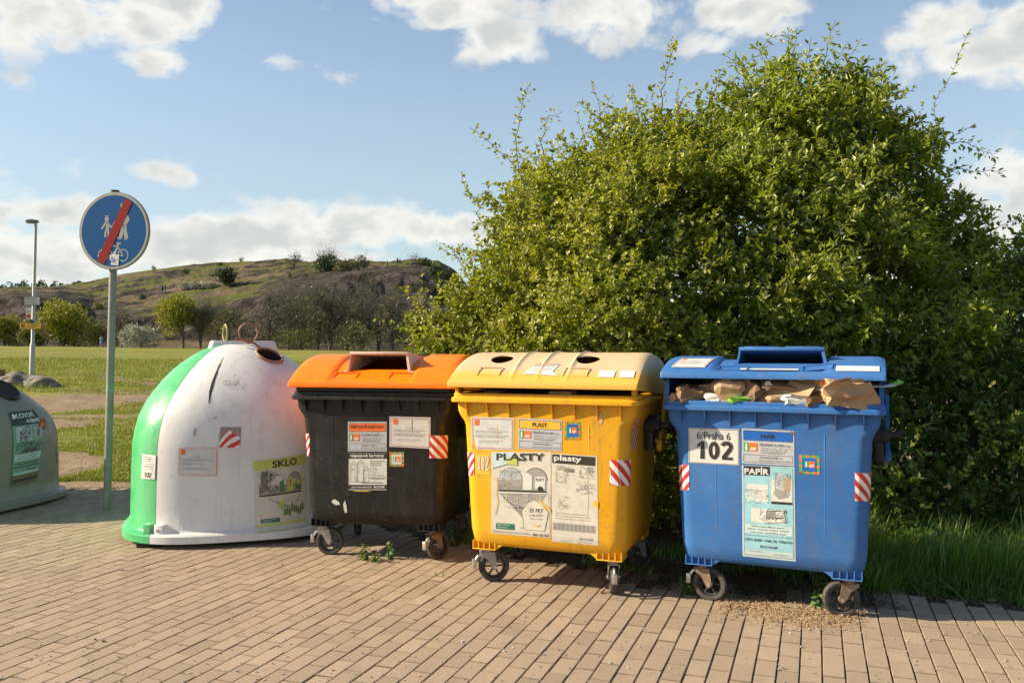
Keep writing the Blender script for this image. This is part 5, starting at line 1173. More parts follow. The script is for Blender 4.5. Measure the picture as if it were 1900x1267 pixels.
def shrub(name, label, cat, group, lobes, n_twig, leaf, lsize, seed, shoots=(), stems=(), bark='bark', width=.55, twig_len=(.22, .5), per=4, up=.35, zmin=.02, crown_label=None, keep=None):
    g = np.random.RandomState(seed); LB = [(c_, r_ * .92, w_) for c_, r_, w_ in px_lobes(lobes)]; base = np.mean([l[0] for l in LB], 0); base = np.array([base[0], base[1], 0.0])
    root = thing(name, label, cat, tuple(base), 0, group)
    wts = np.array([l[1] ** 2 * l[2] for l in LB]); wts /= wts.sum(); Pl, Dl, Sl, Rn, segs = [], [], [], [], []
    C = np.array([l[0] for l in LB]); Rr = np.array([l[1] for l in LB])
    def buried(p, k, lim=.62):
        q = np.linalg.norm((p - C), axis=1) / Rr; q[k] = 1; return (q < lim).any()
    clumps = []; nc = int(n_twig / 15); tries = 0
    while len(clumps) < nc and tries < nc * 8:
        tries += 1; k = g.choice(len(LB), p=wts); d = g.normal(size=3); d /= np.linalg.norm(d)
        if d[1] > .3 and g.rand() < .8: continue
        ns = noise.noise(Vector(tuple(C[k] + d * Rr[k])) * 1.3 + Vector((seed, 0, 0)))
        n5 = noise.noise(Vector(tuple(C[k] + d * Rr[k])) * 3.1 + Vector((0, seed, 0))); p = C[k] + d * Rr[k] * (.64 + .24 * g.rand() + .55 * ns + .30 * n5)
        if p[2] < zmin + .05 or buried(p, k): continue
        clumps.append((p, d, g.uniform(.09, .24) * (1 + .5 * (g.rand() < .15)), g.rand()))
    def add_twig(p, dd, L_, tone, nseg=5, pr=per, sc=1.):
        pts = bezier_shoot(p, dd, L_, nseg, g, .16, .02)
        for i in range(1, nseg + 1):
            if i % 2 == 1 or L_ > .5: segs.append((pts[i - 1], pts[i], .0026, .0018))
            t = (pts[i] - pts[i - 1]); t /= np.linalg.norm(t)
            for m_ in range(pr if i < nseg else pr + 1):
                v = g.normal(size=3); v -= t * v.dot(t); v /= np.linalg.norm(v) + 1e-9
                Pl.append(pts[i - 1] + (pts[i] - pts[i - 1]) * g.rand()); Dl.append(t * .7 + v + np.array([0, 0, .1])); Sl.append(sc * lsize * g.uniform(.5, 1.2)); Rn.append(min(1, max(0, tone + g.normal() * .16)))
    for p, d, r_, tn in clumps:
        for _ in range(g.randint(9, 17)):
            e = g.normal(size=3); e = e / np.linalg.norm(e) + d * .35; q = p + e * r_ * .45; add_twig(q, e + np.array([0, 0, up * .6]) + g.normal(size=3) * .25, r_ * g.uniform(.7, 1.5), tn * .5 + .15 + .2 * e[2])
    for _ in range(int(n_twig * .36)):                                                 # shaded inner growth
        k = g.choice(len(LB), p=wts); d = g.normal(size=3); d /= np.linalg.norm(d); p = C[k] + d * Rr[k] * (.25 + .5 * g.rand())
        if p[2] < zmin: continue
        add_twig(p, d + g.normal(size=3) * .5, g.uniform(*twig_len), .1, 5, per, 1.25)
    for p, d, r_, tn in clumps[:int(len(clumps) * .55)]:                                # young shoots reaching out of the crown
        if d[2] < -.1 or d[1] > .5: continue
        L_ = r_ + abs(g.normal()) * .22 + .1 + (.3 if g.rand() < .12 and d[2] > .2 else 0); add_twig(p + d * r_ * .4, d * .8 + np.array([0, 0, up * 1.6]) + g.normal(size=3) * .3, L_, .5, max(4, int(L_ / .055)), max(2, per - 1), .85)
    for _ in range(int(n_twig / 90)):                                                  # bare grey twigs showing through
        p, d, r_, tn = clumps[g.randint(len(clumps))]; q = p - d * .25; e = p + d * (r_ * .8) + g.normal(size=3) * .1; m_ = (q + e) / 2 + g.normal(size=3) * .06; segs.append((q, m_, .006, .004)); segs.append((m_, e, .004, .002))
    for sh in shoots:                                                                 # long shoots standing clear of the crown
        dpt, poly = sh; pts = [np.array(P(a, b, dpt)) for a, b in poly]; pts = [p + g.normal(size=3) * np.array([0, .1, 0]) for p in pts]; fine = []
        for a, b in zip(pts, pts[1:]):
            m_ = max(2, int(np.linalg.norm(b - a) / .06)); fine += [a + (b - a) * i / m_ + g.normal(size=3) * .008 for i in range(m_)]
        fine.append(pts[-1]); nf = len(fine)
        for i in range(1, nf):
            f = 1 - i / nf; segs.append((fine[i - 1], fine[i], .006 * f + .002, .006 * (f - 1 / nf) + .002)); t = fine[i] - fine[i - 1]; t /= np.linalg.norm(t) + 1e-9
            for m_ in range(int(per * (2.2 if i > nf * .25 else 1.2))):
                v = g.normal(size=3); v -= t * v.dot(t); v /= np.linalg.norm(v) + 1e-9; off = v * g.rand() * .06
                Pl.append(fine[i - 1] + off); Dl.append(t * .6 + v + np.array([0, 0, .2])); Sl.append(lsize * g.uniform(.5, 1.05)); Rn.append(min(1, max(0, .45 + g.normal() * .2)))
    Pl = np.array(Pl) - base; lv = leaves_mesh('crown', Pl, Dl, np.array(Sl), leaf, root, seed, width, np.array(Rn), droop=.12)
    if crown_label: lv['label'] = crown_label
    tw = twigs_mesh('twigs', [(a - base, b - base, r0, r1) for a, b, r0, r1 in segs], bark, root)
    # stems rising from the ground into the lobes
    gg = np.random.RandomState(seed + 9)
    for (sx, sy, tgt) in stems:
        for t_ in tgt:
            sg = []
            a = np.array([sx, sy, 0.]) + gg.normal(size=3) * np.array([.12, .12, 0]); b = C[t_] + gg.normal(size=3) * .2; n_ = 12; prev = a
            for i in range(1, n_ + 1):
                t = i / n_; p = a * (1 - t) + b * t; p[2] = a[2] + (b[2] - a[2]) * t ** .8; p += gg.normal(size=3) * .03; r0 = .035 * (1 - t) + .008; sg.append((prev, p, r0 + .003, r0)); 
                if i > 5:
                    e = p + gg.normal(size=3) * .14 + np.array([0, 0, .1]); sg.append((p, e, .008, .004))
                prev = p
            twigs_mesh('stem', [(a - base, b - base, r0, r1) for a, b, r0, r1 in sg], bark, root, 6)
    return root
SG = 'tall shrubs behind the containers'
A_L = [(895, 615, 8.0, .50, 1), (840, 645, 7.9, .28, 1), (938, 545, 8.1, .48, 1), (972, 462, 8.2, .46, 1), (1040, 398, 8.3, .50, 1), (1115, 345, 8.4, .50, 1), (1200, 310, 8.5, .55, 1), (1015, 580, 7.4, .68, 1), (1090, 470, 7.5, .8, 1), (1200, 420, 7.6, .8, 1), (1120, 610, 7.0, .72, 1), (1240, 560, 7.0, .75, 1), (975, 690, 7.3, .55, 1),
       (1240, 720, 6.8, .5, 1), (1080, 720, 6.9, .55, .6), (1190, 860, 7.3, .6, .8), (1260, 960, 7.2, .5, .8), (1000, 900, 7.6, .6, .3), (1280, 330, 8.3, .6, 1)]
A_S = [(8.0, [(990, 400), (965, 320), (958, 250), (968, 190), (986, 148)]), (8.0, [(1010, 400), (960, 320), (915, 270), (872, 240)]), (8.1, [(1010, 330), (1004, 260), (1020, 212), (1046, 198)]), (8.2, [(1160, 290), (1125, 232), (1080, 205), (1080, 185)]), (8.2, [(1130, 300), (1110, 220), (1135, 185)]), (8.3, [(1228, 260), (1228, 170), (1240, 110), (1252, 72)]),
       (8.3, [(1250, 250), (1270, 180), (1310, 150)]), (8.2, [(1290, 240), (1330, 160), (1345, 118)]), (8.0, [(925, 450), (885, 400), (905, 362)]), (7.9, [(880, 530), (850, 480), (806, 450)]), (8.0, [(900, 480), (873, 470), (842, 465)]), (7.8, [(850, 600), (800, 585), (752, 606)]), (7.8, [(830, 640), (790, 625), (755, 600)]), (7.9, [(820, 620), (780, 570), (770, 560)]), (8.3, [(1190, 290), (1185, 215), (1200, 180)]), (7.4, [(1150, 520), (1240, 470), (1330, 420)]), (7.4, [(1230, 420), (1290, 370), (1350, 330)])]
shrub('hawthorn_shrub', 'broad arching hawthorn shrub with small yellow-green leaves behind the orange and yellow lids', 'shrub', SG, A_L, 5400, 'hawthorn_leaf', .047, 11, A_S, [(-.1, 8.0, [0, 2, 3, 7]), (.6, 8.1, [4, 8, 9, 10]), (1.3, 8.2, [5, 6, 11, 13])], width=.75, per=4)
B_L = [(1340, 275, 8.5, .52, 1), (1405, 225, 8.7, .46, 1), (1470, 200, 8.8, .44, 1), (1545, 215, 8.8, .44, 1), (1610, 280, 8.7, .46, 1), (1440, 290, 8.2, .7, 1), (1540, 310, 8.2, .75, 1), (1650, 370, 8.4, .65, 1), (1380, 400, 7.8, .8, 1), (1500, 450, 7.7, .85, 1), (1620, 500, 7.9, .85, 1), (1730, 440, 8.6, .55, 1), (1780, 520, 8.7, .55, 1), (1400, 560, 7.3, .7, 1), (1530, 620, 7.3, .75, .8), (1680, 620, 7.7, .8, .9), (1350, 650, 7.0, .5, 1)]
B_S = [(8.6, [(1430, 200), (1425, 120), (1420, 85), (1440, 55)]), (8.6, [(1455, 190), (1462, 110), (1468, 45)]), (8.5, [(1500, 190), (1500, 120), (1505, 70)]), (8.6, [(1535, 190), (1535, 110), (1545, 42)]), (8.6, [(1560, 190), (1580, 110), (1600, 70)]), (8.6, [(1590, 210), (1610, 150), (1648, 112)]), (8.5, [(1600, 250), (1630, 190), (1672, 170)]), (8.5, [(1640, 290), (1670, 220), (1690, 195)]), (8.5, [(1360, 230), (1365, 150), (1400, 100), (1430, 95)]), (8.5, [(1400, 190), (1380, 120), (1345, 92)]), (8.6, [(1490, 180), (1480, 90), (1480, 50)]),
       (8.7, [(1680, 300), (1740, 262), (1800, 262), (1868, 288)]), (8.7, [(1700, 330), (1760, 305), (1820, 312), (1858, 320)]), (8.7, [(1660, 300), (1700, 235), (1712, 215)]), (8.6, [(1570, 180), (1560, 110), (1575, 75)]), (8.5, [(1620, 230), (1640, 150), (1625, 120)])]
shrub('elder_shrub', 'tall elder shrub with larger glossy leaves and upright shoots rising above the blue lid', 'shrub', SG, B_L, 4300, 'elder_leaf', .078, 12, B_S, [(2.0, 8.2, [0, 1, 5, 8, 13]), (2.9, 8.4, [2, 3, 6, 9, 10]), (3.6, 8.5, [4, 7, 11, 15])], width=.46, per=3, up=.6)
C_L = [(1850, 560, 8.8, .7, 1), (1940, 620, 9.0, .9, 1), (1800, 640, 8.2, .65, 1), (1870, 740, 7.8, .75, 1), (1740, 740, 7.5, .7, 1), (1980, 780, 7.6, .9, .8), (1700, 860, 6.9, .6, 1), (1820, 880, 6.9, .55, .8), (1600, 760, 7.2, .6, .5), (1480, 780, 7.4, .6, .2), (1300, 860, 6.6, .35, .6), (1900, 900, 7.4, .55, .8), (1760, 930, 6.9, .4, .8), (2080, 600, 9.4, 1.1, .6), (2150, 820, 8.2, 1.0, .5), (1660, 960, 6.3, .32, 1)]
C_S = [(8.8, [(1780, 480), (1830, 430), (1880, 410), (1910, 405)]), (8.8, [(1820, 520), (1870, 480), (1930, 470)]), (8.8, [(1780, 560), (1860, 540), (1920, 560)]), (8.6, [(1800, 600), (1870, 590), (1930, 620)])]
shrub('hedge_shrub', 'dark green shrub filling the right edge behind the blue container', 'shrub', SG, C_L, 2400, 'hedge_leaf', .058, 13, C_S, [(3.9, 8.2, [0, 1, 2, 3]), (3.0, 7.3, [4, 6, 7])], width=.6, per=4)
shrub('background_shrub', 'loose dark shrub seen through gaps behind the elder at far right', 'shrub', SG, [(1900, 520, 13, 1.2, 1), (2060, 560, 13, 1.6, 1), (1780, 600, 13, 1.2, 1), (1650, 620, 13, 1.2, .5), (1920, 680, 12.5, 1.2, 1), (1500, 640, 12, 1.1, .4), (1300, 640, 12, 1.1, .4)], 1300, 'hedge_leaf', .085, 14, (), [(8.6, 13., [0, 1, 2, 4])], per=3)

# ------------------------------------------------------------------ grass
def blades(name, pts, hgt, mat, seed, width=.006, lean=.35, segs=3, parent=None, wind=(.25, 0)):
    g = np.random.RandomState(seed); n = len(pts); a = g.rand(n) * 2 * math.pi; ln = np.abs(g.normal(size=n)) * lean + .05
    dx = np.cos(a) * ln + wind[0] * g.rand(n); dy = np.sin(a) * ln + wind[1] * g.rand(n); h = hgt * g.uniform(.45, 1.1, n); px_ = -np.sin(a); py_ = np.cos(a); w = width * g.uniform(.6, 1.3, n)
    rows = []
    for k in range(segs + 1):
        t = k / segs; c = np.stack([pts[:, 0] + dx * h * t * t * 1.1, pts[:, 1] + dy * h * t * t * 1.1, pts[:, 2] + h * t * (1 - .28 * t * ln * 1.6)], 1); ww = (w * (1 - t ** 1.6) * .5 + .0003)[:, None]
        o = np.stack([px_, py_, np.zeros(n)], 1) * ww; rows += [c - o, c + o]
    V = np.stack(rows, 1).reshape(-1, 3); m_ = 2 * (segs + 1); i = np.arange(n)[:, None] * m_
    Q = np.concatenate([i + np.array([2 * k, 2 * k + 1, 2 * k + 3, 2 * k + 2]) for k in range(segs)]); return big_mesh(name, V, [Q], [mat], parent, rnd=np.repeat(g.rand(n), m_))
def meadow_grass():
    g = np.random.RandomState(3); pts = []; hs = []
    for _ in range(230000):
        d = 8.9 + 50 * g.rand() ** 2.3; px = g.uniform(-150, 640); x = (px - CX) / F * d; y = d
        if y < edge_y(x) + .12: continue
        n1 = noise.noise(Vector((x * .9, y * .9, 3))); n2 = noise.noise(Vector((x * 3.2, y * 3.2, 9)))
        def inp(cx, cy, rx, ry): return ((x - cx) / rx) ** 2 + ((y - cy) / ry) ** 2 < .9 + .5 * n2
        if inp(-11.6, 19.2, 2.3, 3.2) or inp(-9.6, 15.3, 1.8, 1.3) or inp(-8.6, 17., 1.2, .35) or inp(-5.9, 10.3, .75, 1.15) or inp(-4.8, 9.2, 1.4, .28) or inp(-6.6, 11.5, .7, .35): continue
        if abs(y - 22.2 + .03 * x) < 1.1: continue
        if n1 + n2 * .7 < -.22 and g.rand() < .85: continue
        pts.append((x, y, ground_z(x, y) - .003)); hs.append((.035 + .03 * (n1 + .5) + (.04 if y < edge_y(x) + .5 else 0)) * (1 + (d - 9) * .035) + (.16 if (x + 15.6) ** 2 / 3.2 + (y - 25.9) ** 2 / .9 < 1 and g.rand() < .6 else 0))
    o = blades('meadow_grass', np.array(pts), np.array(hs), 'grass_blade', 4, .0075 * (1 + (np.array(pts)[:, 1] - 9) * .06), .5, 2); tag(o, kind='stuff'); tag(o, 'short sunlit grass on the meadow', 'grass')
meadow_grass()
def verge_grass():
    g = np.random.RandomState(8); pts = []; hs = []
    while len(pts) < 21000:
        x = g.uniform(1.75, 5.4); y = edge_y(x) + .02 + abs(g.normal()) * (.55 if g.rand() < .7 else 1.7) + .12 * noise.noise(Vector((x * 4, 0, 0))) - (.08 if g.rand() < .1 else 0)
        if x < 2.2 and g.rand() < .6: continue
        k = noise.noise(Vector((x * 2.5, y * 2.5, 1)))
        if k < -.25 and g.rand() < .7: continue
        pts.append((x, y, -.012)); t = min(1, (y - edge_y(x)) / .45); hs.append((.09 + .30 * t) * (.85 + .9 * k))
    o = blades('verge_grass', np.array(pts), np.array(hs), 'tall_grass', 5, .008, .85, 4); tag(o, 'tall shaded grass along the pavement edge', 'grass', kind='stuff')
    pts = []; hs = []
    while len(pts) < 2600:
        x = g.uniform(-1.2, 2.4); y = edge_y(x) + g.uniform(-.05, .9)
        if noise.noise(Vector((x * 2., y * 2., 5))) < .05: continue
        pts.append((x, y, -.012)); hs.append(g.uniform(.04, .14))
    o = blades('understorey_grass', np.array(pts), np.array(hs), 'tall_grass', 6, .007, .6, 3); tag(o, 'thin grass in the shade under the containers', 'grass', kind='stuff')
verge_grass()
def weed(name, label, cat, px, py, h, n, seed, flowers=False, group=None, spread=.05):
    d = F * CAMH / (py - HZ); c = P(px, py, d); g = np.random.RandomState(seed); root = thing(name, label, cat, (c.x, c.y, 0), 0, group); Pl, Dl, Sl, Rn, sg = [], [], [], [], []; fl = []
    for s_ in range(n):
        p = np.array([g.normal() * spread, g.normal() * spread, 0.]); q = p + np.array([g.normal() * .015, g.normal() * .015, h * g.uniform(.6, 1.)]); sg.append((p, q, .003, .002)); m_ = max(4, int(h / .02))
        for k in range(1, m_ + 1):
            t = k / m_; b = p + (q - p) * t
            for a0 in (0, math.pi):
                a = a0 + (k % 2) * math.pi / 2 + g.normal() * .3; Pl.append(b); Dl.append((math.cos(a), math.sin(a), .15 - .5 * (1 - t))); Sl.append(min(.042, h * .33) * (1.1 - .55 * t) * g.uniform(.8, 1.3)); Rn.append(g.rand() * .6)
            if flowers and t > .45 and g.rand() < .8: a = g.rand() * 6.28; Pl.append(b); Dl.append((math.cos(a), math.sin(a), .6)); Sl.append(.022); Rn.append(1.)
    leaves_mesh('leaves', Pl, Dl, np.array(Sl), 'weed_leaf', root, seed, .75, np.array(Rn), droop=.25); [twigs_mesh('stalk', [q_], 'weed_stalk', root) for q_ in sg]
simple('weed_stalk', (.08, .11, .03), .8)
NG = 'flowering weeds under the black container'
weed('dead_nettle', 'leftmost flowering weed growing between the pavers under the black container', 'weed', 673, 1038, .15, 2, 1, True, NG, .012)
weed('dead_nettle', 'short middle flowering weed under the black container', 'weed', 697, 1042, .11, 2, 2, True, NG, .015)
weed('dead_nettle', 'rightmost flowering weed under the black container', 'weed', 718, 1036, .14, 2, 3, True, NG, .012)
weed('leafy_weed', 'low leafy weed beside the left wheel of the blue container', 'weed', 1268, 1098, .11, 6, 4, False, None, .06)
weed('stemmed_weed', 'thin tall weed under the blue container near its right wheel', 'weed', 1505, 1127, .2, 2, 5, False, None, .03)
weed('tiny_weed', 'tiny weed in a paver joint in front of the black container', 'weed', 812, 1070, .03, 4, 6, False, None, .03)
weed('tiny_weed', 'small green weed between the yellow and blue containers', 'weed', 1190, 1075, .06, 5, 7, False, None, .06)
for i_, (x_, y_) in enumerate(((1668, 1085), (1712, 1098), (1778, 1104), (1835, 1112), (1640, 1070))): weed('broad_weed', 'low broad-leaved weed at the grassy paving edge right of the blue container', 'weed', x_, y_, .08 + .01 * (i_ % 3), 5, 20 + i_, False, 'broad-leaved weeds on the verge', .05)
def chips():
    g = np.random.RandomState(2); V = []; Q = []; n = 0
    def add(x, y, z, l, w, a, tilt, hh):
        nonlocal n
        c, s_ = math.cos(a), math.sin(a)
        for k, zz in ((0, 0), (1, hh)):
            for u, v in ((-l, -w), (l, -w), (l, w), (-l, w)): V.append((x + u * c - v * s_, y + u * s_ + v * c, z + zz + u * tilt))
        q = n * 8; Q.extend([(q, q + 3, q + 2, q + 1), (q + 4, q + 5, q + 6, q + 7)] + [(q + i, q + (i + 1) % 4, q + 4 + (i + 1) % 4, q + 4 + i) for i in range(4)]); n += 1
    for _ in range(2600):
        t = g.rand(); t = t if noise.noise(Vector((t * 9, 0, 0))) > -.1 else g.rand(); px = 1340 + 250 * t + g.normal() * 12; py = 1122 + 22 * t + g.normal() * 11 + (8 if .3 < t < .8 else 0); d = F * CAMH / (py - HZ); c = P(px, py, d); add(c.x, c.y, .006 + abs(g.normal()) * .006, g.uniform(.002, .009), g.uniform(.0012, .003), g.rand() * 6.3, g.normal() * .3, .002)
    o = big_mesh('wood_chips', V, [Q], ['wood_chips']); tag(o, 'scattered brown wood chips on the paving in front of the blue container', 'wood chips', kind='stuff')
    V.clear(); Q.clear(); n = 0
    for _ in range(900):
        py = 985 + 282 * g.rand() ** .8; px = g.uniform(-50, 1950); d = F * CAMH / (py - HZ); c = P(px, py, d)
        if c.y > edge_y(c.x) - .1: continue
        s_ = g.uniform(.0012, .0042) * (1 if g.rand() < .93 else 1.8); add(c.x, c.y, .005, s_, s_ * g.uniform(.5, 1), g.rand() * 6.3, g.normal() * .2, s_)
    o = big_mesh('grit', V, [Q], ['grit']); tag(o, 'small stones and crumbs scattered over the paving', 'grit', kind='stuff')
    V.clear(); Q.clear(); n = 0
    for _ in range(5200):
        x = g.uniform(-5.2, 5); y = edge_y(x) + g.normal() * .06 + .0; add(x, y, .001, g.uniform(.004, .016), g.uniform(.002, .007), g.rand() * 6.3, g.normal() * .3, .002)
    for _ in range(5000):
        x = g.uniform(.6, 2.3); y = edge_y(x) + g.uniform(-.35, .5) ; add(x, y, .004, g.uniform(.003, .012), g.uniform(.002, .006), g.rand() * 6.3, g.normal() * .3, .002)
    o = big_mesh('leaf_litter', V, [Q], ['litter']); tag(o, 'dry leaf litter and soil along the edge of the paving', 'leaf litter', kind='stuff')
simple('grit', (.5, .45, .38), .8, var=.8, scale=2); simple('litter', (.13, .085, .05), .9, var=.5, scale=9)
chips()
def stick():
    m = MB(); a = P(962, 1057, 5.60); b = P(985, 1065, 5.55); m.tube([(a.x, a.y, .03), ((a.x + b.x) / 2, (a.y + b.y) / 2, .018), (b.x, b.y, .008)], .005, 'kraft', 6); tag(m.build('stick'), 'short dry stick lying under the yellow container', 'stick')
    m = MB(); c = P(1118, 1098, F * 1.5 / 448); m.v = []; m.cyl((c.x - .02, c.y - .02, .006), (c.x + .015, c.y + .0, .03), .011, 'kraft', .006, 8); tag(m.build('paper_scrap'), 'tiny crumpled paper scrap at the right wheel of the yellow container', 'litter')
stick()

# ------------------------------------------------------------------ hill behind the meadow
SKY = [(-900, 575), (-500, 560), (-200, 548), (0, 540), (90, 536), (130, 532), (170, 522), (230, 509), (300, 499), (380, 491), (450, 487), (530, 486), (580, 490), (640, 494), (690, 495), (740, 489), (790, 487), (820, 491), (845, 504), (860, 522), (880, 548), (920, 575), (1000, 600), (1100, 618), (1400, 630), (2600, 634)]
CLF = [(-900, 600), (-200, 565), (0, 556), (60, 552), (105, 556), (150, 575), (175, 592), (230, 590), (300, 585), (360, 573), (420, 566), (480, 553), (540, 535), (600, 522), (660, 511), (720, 506), (770, 510), (810, 520), (840, 538), (865, 560), (900, 590), (1000, 615), (1400, 636), (2600, 640)]
def lerp_tab(T, x):
    if x <= T[0][0]: return T[0][1]
    for a, b in zip(T, T[1:]):
        if x <= b[0]: return a[1] + (b[1] - a[1]) * (x - a[0]) / (b[0] - a[0])
    return T[-1][1]
D0, D1, D2 = 150., 168., 292.
def hill_z(px, d):
    x = (px - CX) / F * d; zb = ground_z(x, min(d, 135)) ; zc = CAMH + (HZ - lerp_tab(CLF, px)) / F * D1; zs = CAMH + (HZ - lerp_tab(SKY, px)) / F * D2
    r = sm(80, 190, px) if px < 400 else 1
    nz_ = noise.fractal(Vector((x * .05, d * .05, 0)), 1., 2., 5); n2 = noise.ridged_multi_fractal(Vector((x * .09, d * .09, 4)), 1.0, 2.0, 4, 1.0, 2.0) - 1.
    if d < D0: return zb + 1.2 * sm(136, D0, d)
    if d < D1:
        t = (d - D0) / (D1 - D0); return zb + 1.2 + (zc - zb - 1.2) * (t ** .8) + (nz_ * 2.6 + n2 * 2.2) * math.sin(math.pi * min(1, t * .9)) * min(1, (zc - zb) / 6)
    if d < D2:
        t = (d - D1) / (D2 - D1); a = 1 - (1 - t) ** 1.25; k = math.sin(math.pi * t); return zc + (zs - zc) * a + nz_ * 1.3 * k + n2 * .7 * k + noise.noise(Vector((x * .3, d * .3, 0))) * .18
    t = (d - D2) / 140.; return zs - (zs - zb) * .55 * min(1, t) ** 1.6 + nz_ * .5 * min(1, t * 3)
def hill_mat():
    m, nt, b = nodes_of('hillside'); N = nt.nodes; L = nt.links
    at = N.new('ShaderNodeAttribute'); at.attribute_name = 'rnd'       # grassiness laid down where the slope is gentle
    def M(op, a, c=0.): return mathn(nt, op, a, c)
    rock = mix(nt, ramp(nt, add_noise(nt, .28, 9, .72), .35, .68), (.02, .016, .015), (.135, .108, .098)); rock = mix(nt, M('MULTIPLY', ramp(nt, add_noise(nt, .9, 6, .75), .52, .66), .85), rock, (.018, .015, .013))
    rock = mix(nt, M('MULTIPLY', ramp(nt, add_noise(nt, .13, 6, .65), .5, .62), .7), rock, (.045, .05, .018))
    dry = mix(nt, ramp(nt, add_noise(nt, .2, 8, .7), .35, .66), (.13, .10, .05), (.21, .155, .095)); gr = mix(nt, ramp(nt, add_noise(nt, .35, 7, .7), .35, .68), (.085, .10, .024), (.145, .15, .035))
    top = mix(nt, ramp(nt, add_noise(nt, .045, 6, .62), .46, .58), gr, dry); top = mix(nt, M('MULTIPLY', ramp(nt, add_noise(nt, .5, 7, .75), .55, .68), .55), top, (.07, .065, .03))
    f = ramp(nt, M('ADD', at.outputs['Fac'], M('MULTIPLY', M('SUBTRACT', add_noise(nt, .22, 7, .7), .5), 1.0)), .3, .62); L.new(mix(nt, f, rock, top), b.inputs['Base Color'])
    b.inputs['Roughness'].default_value = .95; b.inputs['Specular IOR Level'].default_value = .1; bump(nt, b, M('ADD', add_noise(nt, .8, 9, .75), M('MULTIPLY', add_noise(nt, .2, 6, .7), 2.)), 1., .8); MATS['hillside'] = m
hill_mat()
def build_hill():
    us = np.linspace(-900, 2600, 560); us = np.concatenate([np.linspace(-900, -60, 60), np.linspace(-52, 960, 420), np.linspace(970, 2600, 60)]); ds = np.concatenate([np.linspace(136, D0, 6), np.linspace(D0 + .5, D1 + 4, 40), np.linspace(D1 + 5, D2, 70), np.linspace(D2 + 4, D2 + 140, 20)])
    V = []; G = []
    for u in us:
        for d in ds: V.append(((u - CX) / F * d, d, hill_z(u, d)))
    nd = len(ds); Q = [(i * nd + j, (i + 1) * nd + j, (i + 1) * nd + j + 1, i * nd + j + 1) for i in range(len(us) - 1) for j in range(nd - 1)]
    Z = np.array([v[2] for v in V]).reshape(len(us), nd); sl_ = np.zeros_like(Z); sl_[:, 1:] = np.abs(np.diff(Z, axis=1)) / np.diff(ds)[None, :]
    outc = np.array([[.9 * (1 - sm(110, 330, u)) * (1 - sm(176, 215, d)) + .55 * (1 - sm(170, 230, d)) * sm(420, 560, u) for d in ds] for u in us])
    gr = np.clip(1.1 - sl_ * 2.1 - outc, 0, 1).ravel(); o = big_mesh('hill', V, [Q], ['hillside'], rnd=gr, smooth=True); tag(o, kind='structure')
build_hill()
def hill_pt(px, py):
    """point of the hillside seen at this place from the path"""
    best = None
    for d in np.linspace(D1 + 2, D2, 60):
        w = hill_z(px, d); e = abs(HZ - F * (w - CAMH) / d - py)
        if best is None or e < best[0]: best = (e, d, w)
    return Vector(((px - CX) / F * best[1], best[1], best[2]))

# ------------------------------------------------------------------ distant trees
def far_tree(name, label, cat, base, h, w, leaf, n, seed, group, lsize=.3, trunk=.25, dens=1., bare=False, trunk_mat='far_bark', lobes=None):
    g = np.random.RandomState(seed); root = thing(name, label, cat, tuple(base), 0, group); sg = []; Pl, Dl, Sl, Rn = [], [], [], []
    th = h * trunk
    if lobes is None:
        lobes = []
        for k in range(9 if h > 3 else 5):
            a = g.rand() * 6.28; t = g.rand(); rr = w * .5 * (.62 if k else .1) * math.sqrt(g.rand()); z = th + (h - th) * (.22 + .62 * t); s_ = (1 - abs(t - .35) * .7); lobes.append((np.array([math.cos(a) * rr * 1.2, math.sin(a) * rr, z]), w * .24 * s_ * g.uniform(.8, 1.25)))
    nt_ = 3 if bare else 1
    for c, r_ in lobes:
        p = np.array([0, 0, 0.]); q = c * np.array([.25, .25, .6]); r0 = max(.03, h * .014); sg.append((p, q, r0 * 1.3, r0 * .8)); sg.append((q, c, r0 * .8, r0 * .35))
        for _ in range(6 * nt_):
            e = c + g.normal(size=3) * r_ * .9 + np.array([0, 0, r_ * .4]); sg.append((c + (q - c) * g.rand() * .4, e, r0 * .3, r0 * .08))
            if bare:
                for _ in range(4): sg.append((e, e + g.normal(size=3) * r_ * .5 + np.array([0, 0, r_ * .3]), r0 * .13, r0 * .05))
    R_ = np.array([l[1] for l in lobes]) ** 2; R_ /= R_.sum()
    for _ in range(n):
        k = g.choice(len(lobes), p=R_); d = g.normal(size=3); d /= np.linalg.norm(d); c, r_ = lobes[k]; ns = noise.noise(Vector(tuple(c + d * r_)) * (2.2 / max(.6, r_)) + Vector((seed, 0, 0))); p = c + d * r_ * (.55 + .6 * g.rand() ** .6 + .3 * ns)
        if p[2] < .05: continue
        Pl.append(p); Dl.append(d + g.normal(size=3) * .8); Sl.append(lsize * g.uniform(.5, 1.2)); Rn.append(min(1, max(0, .45 + ns * .5 + g.normal() * .22)))
    twigs_mesh('trunk', sg, trunk_mat, root, 5); leaves_mesh('crown', Pl, Dl, np.array(Sl), leaf, root, seed, .8, np.array(Rn)); return root
def meadow_tree(px, pyb, d, hp, wp, leaf, n, seed, label, cat='tree', name='tree', ls=.3, trunk=.2, bare=False):
    b = P(px, pyb, d); b.z = ground_z(b.x, b.y) if d < 136 else b.z; return far_tree(name, label, cat, b, hp / F * d, wp / F * d, leaf, n, seed, 'trees and shrubs along the foot of the hill', ls, trunk, bare=bare)
